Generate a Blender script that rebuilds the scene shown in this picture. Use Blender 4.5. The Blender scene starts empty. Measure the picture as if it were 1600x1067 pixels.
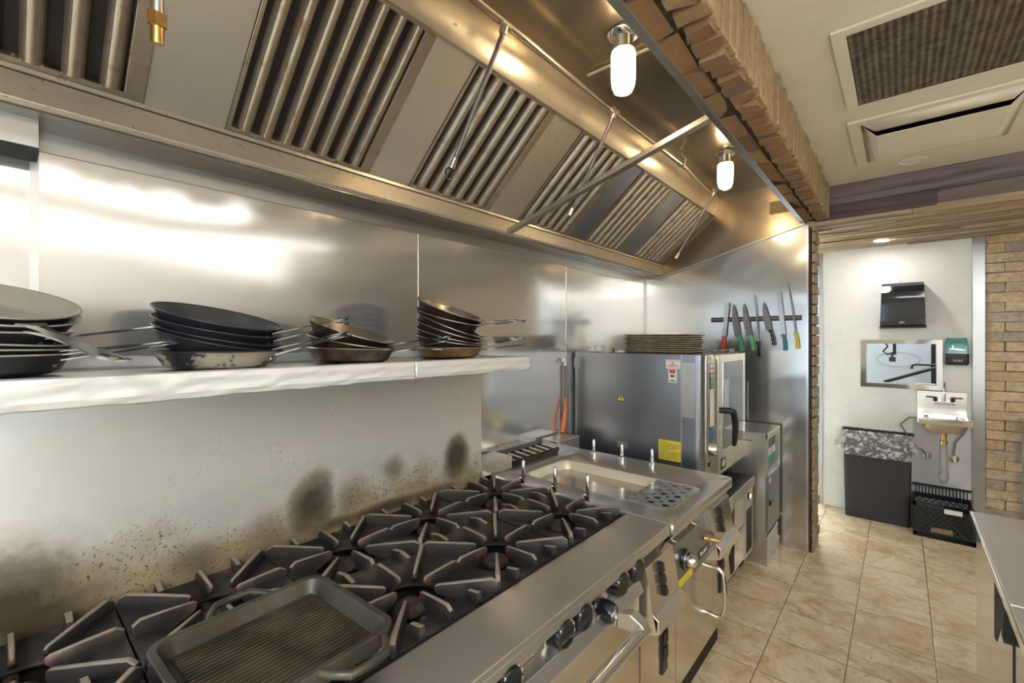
import bpy, bmesh, math, random
from mathutils import Vector, Matrix
random.seed(7)
PI = math.pi
S = bpy.context.scene
C = S.collection

# ------------------------------------------------------------------ camera, world, exposure
cam_d = bpy.data.cameras.new('camera'); cam = bpy.data.objects.new('camera', cam_d); C.objects.link(cam)
cam_d.sensor_width = 36.0; cam_d.lens = 36.0*697/1600; cam_d.shift_y = -3.5/1600; cam_d.clip_start = 0.05
cam.location = (0, 0, 1.65)
cam.rotation_euler = (PI/2, 0, math.atan2(607, 697))
S.camera = cam
S.view_settings.view_transform = 'Standard'; S.view_settings.look = 'None'
S.view_settings.gamma = 1; S.view_settings.use_curve_mapping = False
S.view_settings.exposure = 1.12
W = bpy.data.worlds.new('world'); S.world = W; W.use_nodes = True
W.node_tree.nodes['Background'].inputs[0].default_value = (0.62, 0.82, 1.0, 1)
W.node_tree.nodes['Background'].inputs[1].default_value = 1.3

def area(name, loc, rot, sx, sy, power, col):
    l = bpy.data.lights.new(name, 'AREA'); l.shape = 'RECTANGLE'; l.size = sx; l.size_y = sy
    l.energy = power; l.color = col
    o = bpy.data.objects.new(name, l); C.objects.link(o); o.location = loc; o.rotation_euler = rot
    return o
# daylight entering through the window openings (right wall, rear wall, far room)
area('window_daylight_right', (4.48, -1.2, 1.75), (0, PI/2, 0), 1.4, 1.9, 26, (0.72, 0.88, 1.0))
area('door_daylight_rear', (-0.9, -3.15, 1.15), (-PI/2, 0, 0), 1.2, 2.0, 45, (0.62, 0.82, 1.0))
area('window_daylight_far', (-1.6, 8.9, 1.7), (PI/2, 0, 0), 2.6, 1.8, 700, (0.93, 0.97, 1.0))
LAMP_WARM = (1.0, 0.78, 0.50); PANEL = (1.0, 0.98, 0.94)

# ------------------------------------------------------------------ materials
def nodes(name):
    m = bpy.data.materials.new(name); m.use_nodes = True
    return m, m.node_tree, m.node_tree.nodes['Principled BSDF']
def L(nt, a, b): nt.links.new(a, b)
def texco(nt, scale=(1, 1, 1), which='Object', loc=(0, 0, 0)):
    t = nt.nodes.new('ShaderNodeTexCoord'); mp = nt.nodes.new('ShaderNodeMapping')
    mp.inputs['Scale'].default_value = scale; mp.inputs['Location'].default_value = loc
    L(nt, t.outputs[which], mp.inputs['Vector']); return mp.outputs['Vector']
def noise(nt, vec, scale, detail=3, rough=0.5, dist=0):
    n = nt.nodes.new('ShaderNodeTexNoise'); n.inputs['Scale'].default_value = scale
    n.inputs['Detail'].default_value = detail; n.inputs['Roughness'].default_value = rough
    n.inputs['Distortion'].default_value = dist
    L(nt, vec, n.inputs['Vector']); return n.outputs['Fac']
def ramp(nt, fac, stops):
    r = nt.nodes.new('ShaderNodeValToRGB'); e = r.color_ramp.elements
    while len(e) < len(stops): e.new(0.5)
    for i, (p, c) in enumerate(stops):
        e[i].position = p; e[i].color = (*c, 1) if len(c) == 3 else c
    L(nt, fac, r.inputs['Fac']); return r.outputs['Color']
def mrange(nt, fac, a, b, c, d):
    r = nt.nodes.new('ShaderNodeMapRange'); L(nt, fac, r.inputs[0])
    for i, v in enumerate((a, b, c, d)): r.inputs[i+1].default_value = v
    return r.outputs[0]
def mix(nt, fac, a, b, mode='MIX'):
    m = nt.nodes.new('ShaderNodeMix'); m.data_type = 'RGBA'; m.blend_type = mode
    if isinstance(fac, (int, float)): m.inputs[0].default_value = fac
    else: L(nt, fac, m.inputs[0])
    for i, x in ((6, a), (7, b)):
        if isinstance(x, tuple): m.inputs[i].default_value = (*x, 1) if len(x) == 3 else x
        else: L(nt, x, m.inputs[i])
    return m.outputs[2]
def math_(nt, op, a, b=None):
    m = nt.nodes.new('ShaderNodeMath'); m.operation = op
    for i, x in enumerate((a, b)):
        if x is None: continue
        if isinstance(x, (int, float)): m.inputs[i].default_value = x
        else: L(nt, x, m.inputs[i])
    return m.outputs[0]
def bump(nt, fac, strength, dist, prev=None):
    b = nt.nodes.new('ShaderNodeBump'); b.inputs['Strength'].default_value = strength
    b.inputs['Distance'].default_value = dist; L(nt, fac, b.inputs['Height'])
    if prev is not None: L(nt, prev, b.inputs['Normal'])
    return b.outputs['Normal']
def plain(name, col, rough=0.5, metal=0.0, nz=0.0, nscale=40, bmp=0.0, spec=0.5):
    m, nt, p = nodes(name)
    p.inputs['Roughness'].default_value = rough; p.inputs['Metallic'].default_value = metal
    p.inputs['Specular IOR Level'].default_value = spec
    v = texco(nt); f = noise(nt, v, nscale, 4)
    dark = tuple(c*(1-nz) for c in col)
    L(nt, ramp(nt, f, [(0.35, dark), (0.65, col)]), p.inputs['Base Color'])
    if bmp: L(nt, bump(nt, f, 0.5, bmp), p.inputs['Normal'])
    return m
def steel(name, col=(0.60, 0.59, 0.57), rough=0.3, _unused=None, wave=0.0, wscale=(1, 1, 1), smudge=0.12, grime=None, gr=(0.6, 0.72), gscale=9, metal=0.88, coat=0.0):
    m, nt, p = nodes(name); p.inputs['Metallic'].default_value = metal
    vs = texco(nt); fs = noise(nt, vs, 2.5, 2, 0.5)
    c = mix(nt, fs, tuple(x*(1-smudge) for x in col), tuple(min(1, x*(1+smudge)) for x in col))
    r = None
    if grime:
        fg = noise(nt, vs, gscale, 8, 0.7); g = mrange(nt, fg, gr[0], gr[1], 0, 1)
        c = mix(nt, g, c, grime)
        L(nt, math_(nt, 'SUBTRACT', metal, math_(nt, 'MULTIPLY', g, 0.6)), p.inputs['Metallic'])
    L(nt, c, p.inputs['Base Color']); p.inputs['Roughness'].default_value = rough
    if coat:
        p.inputs['Coat Weight'].default_value = coat; p.inputs['Coat Roughness'].default_value = 0.07; p.inputs['Coat IOR'].default_value = 2.2
    if wave:
        vw = texco(nt, wscale); fw = noise(nt, vw, 1.0, 1, 0.4, 0.6)
        nrm = bump(nt, fw, 1.0, wave); L(nt, nrm, p.inputs['Normal'])
        if coat: L(nt, nrm, p.inputs['Coat Normal'])
    return m
def emis(name, col, st):
    m = bpy.data.materials.new(name); m.use_nodes = True; nt = m.node_tree; nt.nodes.clear()
    e = nt.nodes.new('ShaderNodeEmission'); o = nt.nodes.new('ShaderNodeOutputMaterial')
    e.inputs[0].default_value = (*col, 1); e.inputs[1].default_value = st; L(nt, e.outputs[0], o.inputs[0]); return m
def glassy(name, tint=(1, 1, 1), gloss=0.12, transl=0.0, rough=0.02):
    m = bpy.data.materials.new(name); m.use_nodes = True; nt = m.node_tree; nt.nodes.clear()
    o = nt.nodes.new('ShaderNodeOutputMaterial'); t = nt.nodes.new('ShaderNodeBsdfTransparent'); t.inputs[0].default_value = (*tint, 1)
    g = nt.nodes.new('ShaderNodeBsdfGlossy'); g.inputs['Roughness'].default_value = rough
    mx = nt.nodes.new('ShaderNodeMixShader'); mx.inputs[0].default_value = gloss
    L(nt, t.outputs[0], mx.inputs[1]); L(nt, g.outputs[0], mx.inputs[2]); out = mx
    if transl:
        tr = nt.nodes.new('ShaderNodeBsdfTranslucent'); tr.inputs[0].default_value = (*tint, 1)
        m2 = nt.nodes.new('ShaderNodeMixShader'); m2.inputs[0].default_value = transl
        L(nt, mx.outputs[0], m2.inputs[1]); L(nt, tr.outputs[0], m2.inputs[2]); out = m2
    L(nt, out.outputs[0], o.inputs[0]); return m
def island(nt):
    g = nt.nodes.new('ShaderNodeNewGeometry'); return g.outputs['Random Per Island']

M = {}
M['wall_steel'] = steel('wall_steel', (0.72, 0.71, 0.70), 0.14, (1.5, 1.5, 60), 0.012, (0.5, 0.5, 2.6), 0.05, metal=0.80)
M['end_steel'] = steel('end_steel', (0.62, 0.62, 0.62), 0.17, (60, 60, 2), 0.012, (1.0, 1, 1.8), 0.06, metal=0.92)
M['steel'] = steel('steel', (0.62, 0.605, 0.58), 0.31)
M['steel_top'] = steel('steel_top', (0.64, 0.62, 0.59), 0.31, (4, 80, 4), smudge=0.1)
M['steel_front'] = steel('steel_front', (0.68, 0.63, 0.55), 0.17, (4, 60, 4))
M['steel_dark'] = steel('steel_dark', (0.30, 0.31, 0.34), 0.31, (60, 2, 2), smudge=0.08, metal=0.9)
M['steel_bright'] = steel('steel_bright', (0.78, 0.77, 0.75), 0.2)
M['counter_steel'] = steel('counter_steel', (0.66, 0.66, 0.67), 0.42, (3, 60, 3))
M['hood_top'] = steel('hood_top', (0.38, 0.31, 0.22), 0.24, (3, 3, 3), 0.012, (0.8, 1.6, 1), 0.15, metal=0.9)
M['hood_steel'] = steel('hood_steel', (0.66, 0.60, 0.50), 0.32, metal=0.7, smudge=0.12, grime=(0.30, 0.20, 0.10), gr=(0.60, 0.68), gscale=45)
M['filler'] = steel('filler', (0.70, 0.66, 0.60), 0.34, (60, 60, 4), smudge=0.06, metal=0.7)
M['baffle'] = steel('baffle', (0.48, 0.42, 0.34), 0.33, (60, 120, 3), smudge=0.25, grime=(0.30, 0.16, 0.06), gr=(0.52, 0.72), gscale=16, metal=0.8)
M['filler_dark_reflection'] = steel('filler_dark_reflection', (0.42, 0.42, 0.48), 0.31, metal=0.85, smudge=0.06)  # darker filler steel; dark reflections on two panels put into the colour
M['baffle_dark'] = plain('baffle_dark', (0.035, 0.028, 0.03), 0.5, 0.4)
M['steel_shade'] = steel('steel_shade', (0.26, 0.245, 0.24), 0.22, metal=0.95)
M['steel_post'] = steel('steel_post', (0.46, 0.48, 0.51), 0.24, metal=0.95)
M['basin_steel_lit'] = steel('basin_steel_lit', (0.78, 0.72, 0.60), 0.36, metal=0.45, smudge=0.08)  # paler steel copy; the lit basin interior is put into its colour
M['chrome'] = plain('chrome', (0.80, 0.80, 0.80), 0.12, 1.0)
M['handle'] = plain('handle', (0.36, 0.34, 0.32), 0.38, 1.0, 0.3)
M['galv'] = steel('galv', (0.55, 0.50, 0.43), 0.32)
M['brass'] = plain('brass', (0.70, 0.45, 0.16), 0.28, 1.0, 0.3)
M['black'] = plain('black', (0.012, 0.012, 0.014), 0.32)
M['black_matte'] = plain('black_matte', (0.02, 0.02, 0.022), 0.65)
M['black_gloss'] = plain('black_gloss', (0.008, 0.010, 0.014), 0.06)
M['rubber'] = plain('rubber', (0.025, 0.024, 0.026), 0.55)
M['white'] = plain('white', (0.82, 0.82, 0.80), 0.5, 0, 0.04, 20)
M['cream'] = plain('cream', (0.86, 0.80, 0.67), 0.5, 0, 0.05, 8)
M['paper'] = plain('paper', (0.80, 0.79, 0.77), 0.7)
M['yellow'] = plain('yellow', (0.78, 0.66, 0.07), 0.6, 0, 0.08, 30)
M['ink'] = plain('ink', (0.06, 0.05, 0.03), 0.7)
M['red'] = plain('red', (0.62, 0.05, 0.03), 0.45)
M['green'] = plain('green', (0.03, 0.36, 0.17), 0.45)
M['lime'] = plain('lime', (0.12, 0.55, 0.12), 0.45)
M['blue'] = plain('blue', (0.04, 0.20, 0.36), 0.45)
M['yellow_grip'] = plain('yellow_grip', (0.80, 0.60, 0.07), 0.45)
M['teal'] = plain('teal', (0.02, 0.38, 0.24), 0.4)
M['orange'] = plain('orange', (0.75, 0.20, 0.05), 0.5)
M['pvc'] = plain('pvc', (0.36, 0.36, 0.37), 0.5)
M['blade'] = plain('blade', (0.55, 0.55, 0.56), 0.25, 1.0, 0.1)
M['blade_dark'] = plain('blade_dark', (0.28, 0.26, 0.27), 0.4, 0.9, 0.2)
M['aqua'] = glassy('aqua', (0.55, 0.85, 0.88), 0.2)
M['glass'] = glassy('glass', (0.85, 0.92, 0.95), 0.18)
M['oven_glass'] = plain('oven_glass', (0.05, 0.09, 0.12), 0.05)
M['jar'] = glassy('jar', (1, 0.97, 0.90), 0.10, 0.16, 0.1)
M['bulb'] = emis('bulb', LAMP_WARM, 46)
M['panel_emit'] = emis('panel_emit', PANEL, 19.0)
M['tube_emit'] = emis('tube_emit', PANEL, 9.0)
M['down_emit'] = emis('down_emit', (1.0, 0.96, 0.90), 100)
M['far_panel'] = emis('far_panel', (0.92, 0.97, 1.0), 11)
M['led'] = emis('led', (0.4, 0.6, 1.0), 3)
M['sky_emit'] = emis('sky_emit', (0.95, 0.98, 1.0), 4.0)
M['pass_wall'] = plain('pass_wall', (0.62, 0.68, 0.74), 0.6, 0, 0.05, 4)
M['bag'] = None

def m_foil():
    m, nt, p = nodes('foil'); v = texco(nt, (1, 1, 1.5)); f = noise(nt, v, 14, 3, 0.5, 0.4)
    p.inputs['Base Color'].default_value = (0.76, 0.76, 0.75, 1); p.inputs['Metallic'].default_value = 0.25; p.inputs['Roughness'].default_value = 0.42
    L(nt, bump(nt, f, 0.5, 0.003), p.inputs['Normal']); return m
M['foil'] = m_foil()
def m_bag():
    m, nt, p = nodes('clear_bag'); v = texco(nt); f = noise(nt, v, 26, 4, 0.6, 0.8)
    p.inputs['Base Color'].default_value = (0.75, 0.75, 0.77, 1); p.inputs['Roughness'].default_value = 0.18
    p.inputs['Alpha'].default_value = 0.5
    L(nt, mrange(nt, f, 0.48, 0.62, 0.18, 0.85), p.inputs['Alpha'])
    L(nt, bump(nt, f, 1.0, 0.03), p.inputs['Normal']); return m
M['bag'] = m_bag()
def m_guard():   # range backguard: steel with burnt-on soot patches above the burners
    m, nt, p = nodes('backguard_steel'); p.inputs['Metallic'].default_value = 1.0
    t = nt.nodes.new('ShaderNodeTexCoord'); sp = nt.nodes.new('ShaderNodeSeparateXYZ'); L(nt, t.outputs['Object'], sp.inputs[0])
    v = texco(nt); f1 = noise(nt, v, 30, 8, 0.7); f2 = noise(nt, v, 5, 4); f3 = noise(nt, v, 90, 6, 0.7)
    base = mix(nt, f2, (0.76, 0.745, 0.71), (0.82, 0.80, 0.77))
    # grease band: height above the cooktop (object origin sits at the cooktop)
    low = math_(nt, 'ADD', mrange(nt, sp.outputs[2], 0.0, 0.20, 1.15, 0.0), mrange(nt, f2, 0.3, 0.7, -0.35, 0.35))
    tan = mrange(nt, low, 0.3, 1.0, 0, 0.95)
    c = mix(nt, tan, base, (0.36, 0.28, 0.16))
    sp_ = math_(nt, 'MULTIPLY', mrange(nt, f3, 0.56, 0.62, 0, 1), mrange(nt, low, 0.1, 0.7, 0, 1))
    soot = sp_
    for (cy, cz, ry, rz, k) in ((0.0, 0.02, 0.24, 0.20, 1.0), (0.77, 0.10, 0.10, 0.17, 0.95), (0.93, 0.09, 0.08, 0.11, 0.55), (1.14, 0.15, 0.07, 0.08, 0.6), (1.50, 0.13, 0.09, 0.12, 1.0), (0.62, 0.03, 0.10, 0.13, 0.5), (0.40, 0.02, 0.10, 0.08, 0.6), (1.10, 0.0, 0.5, 0.03, 0.9)):
        dy = math_(nt, 'DIVIDE', math_(nt, 'SUBTRACT', sp.outputs[1], cy), ry); dz = math_(nt, 'DIVIDE', math_(nt, 'SUBTRACT', sp.outputs[2], cz), rz)
        r2 = math_(nt, 'ADD', math_(nt, 'ADD', math_(nt, 'MULTIPLY', dy, dy), math_(nt, 'MULTIPLY', dz, dz)), math_(nt, 'ADD', mrange(nt, f2, 0.3, 0.7, -0.35, 0.35), mrange(nt, f1, 0.3, 0.7, -0.08, 0.08)))
        b = math_(nt, 'MULTIPLY', mrange(nt, r2, -0.1, 1.35, 1, 0), k)
        soot = math_(nt, 'MAXIMUM', soot, b)
    soot = math_(nt, 'MINIMUM', soot, 0.93)
    c = mix(nt, mrange(nt, soot, 0.0, 0.60, 0, 0.8), c, (0.23, 0.175, 0.11))
    c = mix(nt, mrange(nt, soot, 0.35, 1.0, 0, 0.95), c, (0.028, 0.020, 0.013))
    L(nt, c, p.inputs['Base Color'])
    L(nt, math_(nt, 'ADD', 0.36, math_(nt, 'MULTIPLY', soot, 0.4)), p.inputs['Roughness'])
    L(nt, mrange(nt, soot, 0.2, 0.9, 0.5, 0.02), p.inputs['Specular IOR Level'])
    L(nt, math_(nt, 'SUBTRACT', 0.6, math_(nt, 'MULTIPLY', math_(nt, 'MAXIMUM', math_(nt, 'MULTIPLY', tan, 0.6), soot), 0.6)), p.inputs['Metallic'])
    L(nt, bump(nt, f1, 0.1, 0.002), p.inputs['Normal'])
    return m
M['guard'] = m_guard()
def m_iron():
    m, nt, p = nodes('cast_iron'); v = texco(nt); f = noise(nt, v, 60, 6, 0.7); f2 = noise(nt, v, 9, 4)
    t = nt.nodes.new('ShaderNodeTexCoord'); sp = nt.nodes.new('ShaderNodeSeparateXYZ'); L(nt, t.outputs['Object'], sp.inputs[0])
    r = math_(nt, 'SQRT', math_(nt, 'ADD', math_(nt, 'MULTIPLY', sp.outputs[0], sp.outputs[0]), math_(nt, 'MULTIPLY', sp.outputs[1], sp.outputs[1])))
    c = mix(nt, mrange(nt, f2, 0.35, 0.65, 0, 1), (0.020, 0.018, 0.021), (0.048, 0.042, 0.040))
    c = mix(nt, mrange(nt, f2, 0.60, 0.72, 0, 0.6), c, (0.16, 0.12, 0.075))
    top = mrange(nt, sp.outputs[2], 0.044, 0.056, 0, 0.75)     # paler upper part of the fingers
    ge = nt.nodes.new('ShaderNodeNewGeometry'); sn = nt.nodes.new('ShaderNodeSeparateXYZ'); L(nt, ge.outputs['Normal'], sn.inputs[0])
    top = math_(nt, 'MULTIPLY', mrange(nt, sp.outputs[2], 0.030, 0.042, 0, 0.85), mrange(nt, sn.outputs[2], 0.45, 0.85, 0.06, 1))     # paler on upward faces of the fingers
    c = mix(nt, top, c, (0.36, 0.30, 0.24))
    hot = math_(nt, 'MULTIPLY', mrange(nt, r, 0.045, 0.080, 0.45, 0), mrange(nt, sp.outputs[2], 0.01, 0.05, 0.2, 1))
    c = mix(nt, hot, c, (0.26, 0.13, 0.09))
    L(nt, c, p.inputs['Base Color']); p.inputs['Roughness'].default_value = 0.40; p.inputs['Metallic'].default_value = 0.3
    L(nt, bump(nt, f, 0.35, 0.003), p.inputs['Normal']); return m
M['iron'] = m_iron()
M['griddle'] = plain('griddle_iron', (0.10, 0.088, 0.07), 0.42, 0.5, 0.5, 9, 0.002)
M['rib_iron'] = plain('rib_iron', (0.20, 0.165, 0.11), 0.30, 0.7, 0.6, 12)
M['burner_iron'] = plain('burner_iron', (0.065, 0.045, 0.036), 0.7, 0.2, 0.7, 50, 0.004)
M['tray'] = plain('drip_tray', (0.05, 0.042, 0.035), 0.35, 0.5, 0.6, 20, 0.003)
def m_floor():
    m, nt, p = nodes('travertine_tiles')
    t = nt.nodes.new('ShaderNodeTexCoord'); mp = nt.nodes.new('ShaderNodeMapping')
    mp.inputs['Location'].default_value = (0.205/0.3405, -3.488/0.336, 0); mp.inputs['Scale'].default_value = (1/0.3405, 1/0.336, 1)
    L(nt, t.outputs['Object'], mp.inputs['Vector'])
    b = nt.nodes.new('ShaderNodeTexBrick'); b.offset = 0; b.squash = 1; L(nt, mp.outputs[0], b.inputs['Vector'])
    b.inputs['Scale'].default_value = 1; b.inputs['Brick Width'].default_value = 1; b.inputs['Row Height'].default_value = 1
    b.inputs['Mortar Size'].default_value = 0.009; b.inputs['Mortar Smooth'].default_value = 0.3
    b.inputs['Color1'].default_value = (0, 0, 0, 1); b.inputs['Color2'].default_value = (1, 1, 1, 1); b.inputs['Mortar'].default_value = (0.5, 0.5, 0.5, 1)
    # per-tile shift of the vein pattern
    sc = nt.nodes.new('ShaderNodeVectorMath'); sc.operation = 'FLOOR'; L(nt, mp.outputs[0], sc.inputs[0])
    wn = nt.nodes.new('ShaderNodeTexWhiteNoise'); L(nt, sc.outputs[0], wn.inputs['Vector'])
    off = nt.nodes.new('ShaderNodeVectorMath'); off.operation = 'MULTIPLY_ADD'; L(nt, wn.outputs['Color'], off.inputs[0]); off.inputs[1].default_value = (9, 9, 9); L(nt, mp.outputs[0], off.inputs[2])
    ms = nt.nodes.new('ShaderNodeMapping'); ms.inputs['Scale'].default_value = (1.0, 1.35, 1); L(nt, off.outputs[0], ms.inputs['Vector'])
    f1 = noise(nt, ms.outputs[0], 1.3, 7, 0.62, 1.2); f2 = noise(nt, ms.outputs[0], 4.5, 8, 0.7, 0.6); f3 = noise(nt, ms.outputs[0], 16, 3, 0.6)
    c = ramp(nt, f1, [(0.28, (0.50, 0.34, 0.16)), (0.42, (0.70, 0.54, 0.31)), (0.56, (0.88, 0.77, 0.56))])
    c = mix(nt, mrange(nt, f2, 0.53, 0.64, 0, 0.75), c, (0.46, 0.32, 0.16))
    c = mix(nt, mrange(nt, f3, 0.68, 0.74, 0, 0.7), c, (0.28, 0.20, 0.12))
    c = mix(nt, mrange(nt, wn.outputs['Value'], 0, 1, 0, 0.16), c, (0.50, 0.40, 0.26))
    c = mix(nt, math_(nt, 'MULTIPLY', b.outputs['Fac'], 0.85), c, (0.14, 0.10, 0.06))
    L(nt, c, p.inputs['Base Color'])
    L(nt, mrange(nt, f2, 0.3, 0.7, 0.2, 0.38), p.inputs['Roughness'])
    L(nt, bump(nt, math_(nt, 'SUBTRACT', 1.0, b.outputs['Fac']), 0.4, 0.004), p.inputs['Normal']); return m
M['floor'] = m_floor()
def m_brick(name, cols, rough=0.85):
    m, nt, p = nodes(name); v = texco(nt); f = noise(nt, v, 28, 6, 0.65); f2 = noise(nt, v, 120, 4, 0.7); isl = island(nt)
    c = ramp(nt, isl, cols)
    c = mix(nt, mrange(nt, f, 0.35, 0.7, 0, 0.55), c, (0.20, 0.14, 0.09))
    L(nt, c, p.inputs['Base Color']); p.inputs['Roughness'].default_value = rough
    nr = bump(nt, f2, 0.6, 0.004); L(nt, bump(nt, f, 0.6, 0.012, nr), p.inputs['Normal']); return m
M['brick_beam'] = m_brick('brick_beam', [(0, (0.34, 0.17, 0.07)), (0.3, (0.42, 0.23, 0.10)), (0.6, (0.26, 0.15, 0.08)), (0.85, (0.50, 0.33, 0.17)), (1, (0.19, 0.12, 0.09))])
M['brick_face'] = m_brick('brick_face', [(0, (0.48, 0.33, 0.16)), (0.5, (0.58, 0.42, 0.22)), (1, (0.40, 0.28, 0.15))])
M['brick_wall'] = m_brick('brick_wall', [(0, (0.68, 0.50, 0.30)), (0.4, (0.78, 0.61, 0.40)), (0.72, (0.66, 0.54, 0.40)), (0.82, (0.38, 0.34, 0.30)), (0.88, (0.80, 0.68, 0.51)), (1, (0.70, 0.53, 0.33))])
M['brick_pillar'] = m_brick('brick_pillar', [(0, (0.42, 0.32, 0.22)), (0.5, (0.55, 0.43, 0.30)), (1, (0.40, 0.34, 0.28))])
M['mortar'] = plain('mortar', (0.075, 0.055, 0.040), 0.9, 0, 0.5, 60, 0.006)
def m_wood(name, cols, grain=(1.2, 30, 30)):
    m, nt, p = nodes(name); v = texco(nt, grain); f = noise(nt, v, 1.0, 7, 0.65, 0.4); isl = island(nt)
    va = texco(nt, (0.8, 6, 6)); fa = noise(nt, va, 1.3, 5, 0.6, 0.8)
    c = ramp(nt, math_(nt, 'ADD', math_(nt, 'MULTIPLY', isl, 0.75), math_(nt, 'MULTIPLY', fa, 0.35)), cols)
    c = mix(nt, mrange(nt, f, 0.50, 0.68, 0, 0.8), c, (0.06, 0.04, 0.03))
    L(nt, c, p.inputs['Base Color']); p.inputs['Roughness'].default_value = 0.62
    L(nt, bump(nt, f, 0.4, 0.004), p.inputs['Normal']); return m
M['wood'] = m_wood('soffit_planks', [(0.15, (0.17, 0.10, 0.055)), (0.4, (0.36, 0.25, 0.15)), (0.6, (0.52, 0.42, 0.28)), (0.8, (0.26, 0.20, 0.14))])
M['wood_dark'] = m_wood('fascia_boards', [(0.1, (0.085, 0.052, 0.05)), (0.45, (0.11, 0.075, 0.075)), (0.6, (0.21, 0.17, 0.18)), (0.9, (0.17, 0.13, 0.13))])
def m_grille():
    m, nt, p = nodes('return_grille'); v = texco(nt, (1, 1, 1)); f = noise(nt, v, 30, 3)
    L(nt, ramp(nt, f, [(0.3, (0.10, 0.07, 0.045)), (0.7, (0.30, 0.23, 0.16))]), p.inputs['Base Color'])
    p.inputs['Roughness'].default_value = 0.5; p.inputs['Metallic'].default_value = 0.4; return m
M['grille'] = m_grille()
# pans
def m_pan(name, col, rough, metal=0.6, grime=None):
    m, nt, p = nodes(name); v = texco(nt); f = noise(nt, v, 14, 6, 0.65)
    c = mix(nt, mrange(nt, f, 0.35, 0.7, 0, 1), col, grime or tuple(x*0.6 for x in col))
    L(nt, c, p.inputs['Base Color']); p.inputs['Metallic'].default_value = metal; p.inputs['Roughness'].default_value = max(rough, 0.31); return m
M['pan_black'] = m_pan('pan_black', (0.030, 0.030, 0.040), 0.42, 0.1, (0.020, 0.020, 0.026))
M['pan_inner_black'] = m_pan('pan_inner_black', (0.085, 0.083, 0.085), 0.45, 0.1, (0.045, 0.045, 0.048))
M['pan_beige'] = m_pan('pan_beige', (0.46, 0.43, 0.36), 0.33, 0.25, (0.40, 0.37, 0.31))
M['pan_seasoned'] = m_pan('pan_seasoned', (0.075, 0.045, 0.040), 0.38, 0.5, (0.03, 0.022, 0.024))
M['pan_alu'] = m_pan('pan_alu', (0.52, 0.50, 0.46), 0.26, 1.0, (0.40, 0.37, 0.33))
M['pan_gold'] = m_pan('pan_gold', (0.34, 0.23, 0.11), 0.32, 0.8, (0.16, 0.10, 0.05))
M['pan_brown'] = m_pan('pan_brown', (0.20, 0.155, 0.11), 0.34, 0.8, (0.06, 0.045, 0.04))
M['sheet_rim'] = m_pan('sheet_rim', (0.62, 0.53, 0.40), 0.38, 0.5, (0.42, 0.33, 0.22))
M['sheet_pan'] = m_pan('sheet_pan', (0.34, 0.26, 0.17), 0.38, 0.8, (0.16, 0.11, 0.07))
def m_worn():
    m, nt, p = nodes('pan_worn'); v = texco(nt); f = noise(nt, v, 7, 8, 0.6); f2 = noise(nt, v, 45, 5, 0.7)
    k = mrange(nt, math_(nt, 'ADD', f, math_(nt, 'MULTIPLY', f2, 0.35)), 0.66, 0.69, 0, 1)
    L(nt, mix(nt, k, (0.022, 0.022, 0.028), (0.50, 0.46, 0.38)), p.inputs['Base Color']); L(nt, math_(nt, 'MULTIPLY', k, 0.6), p.inputs['Metallic'])
    p.inputs['Roughness'].default_value = 0.4; return m
M['pan_worn'] = m_worn()

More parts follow.
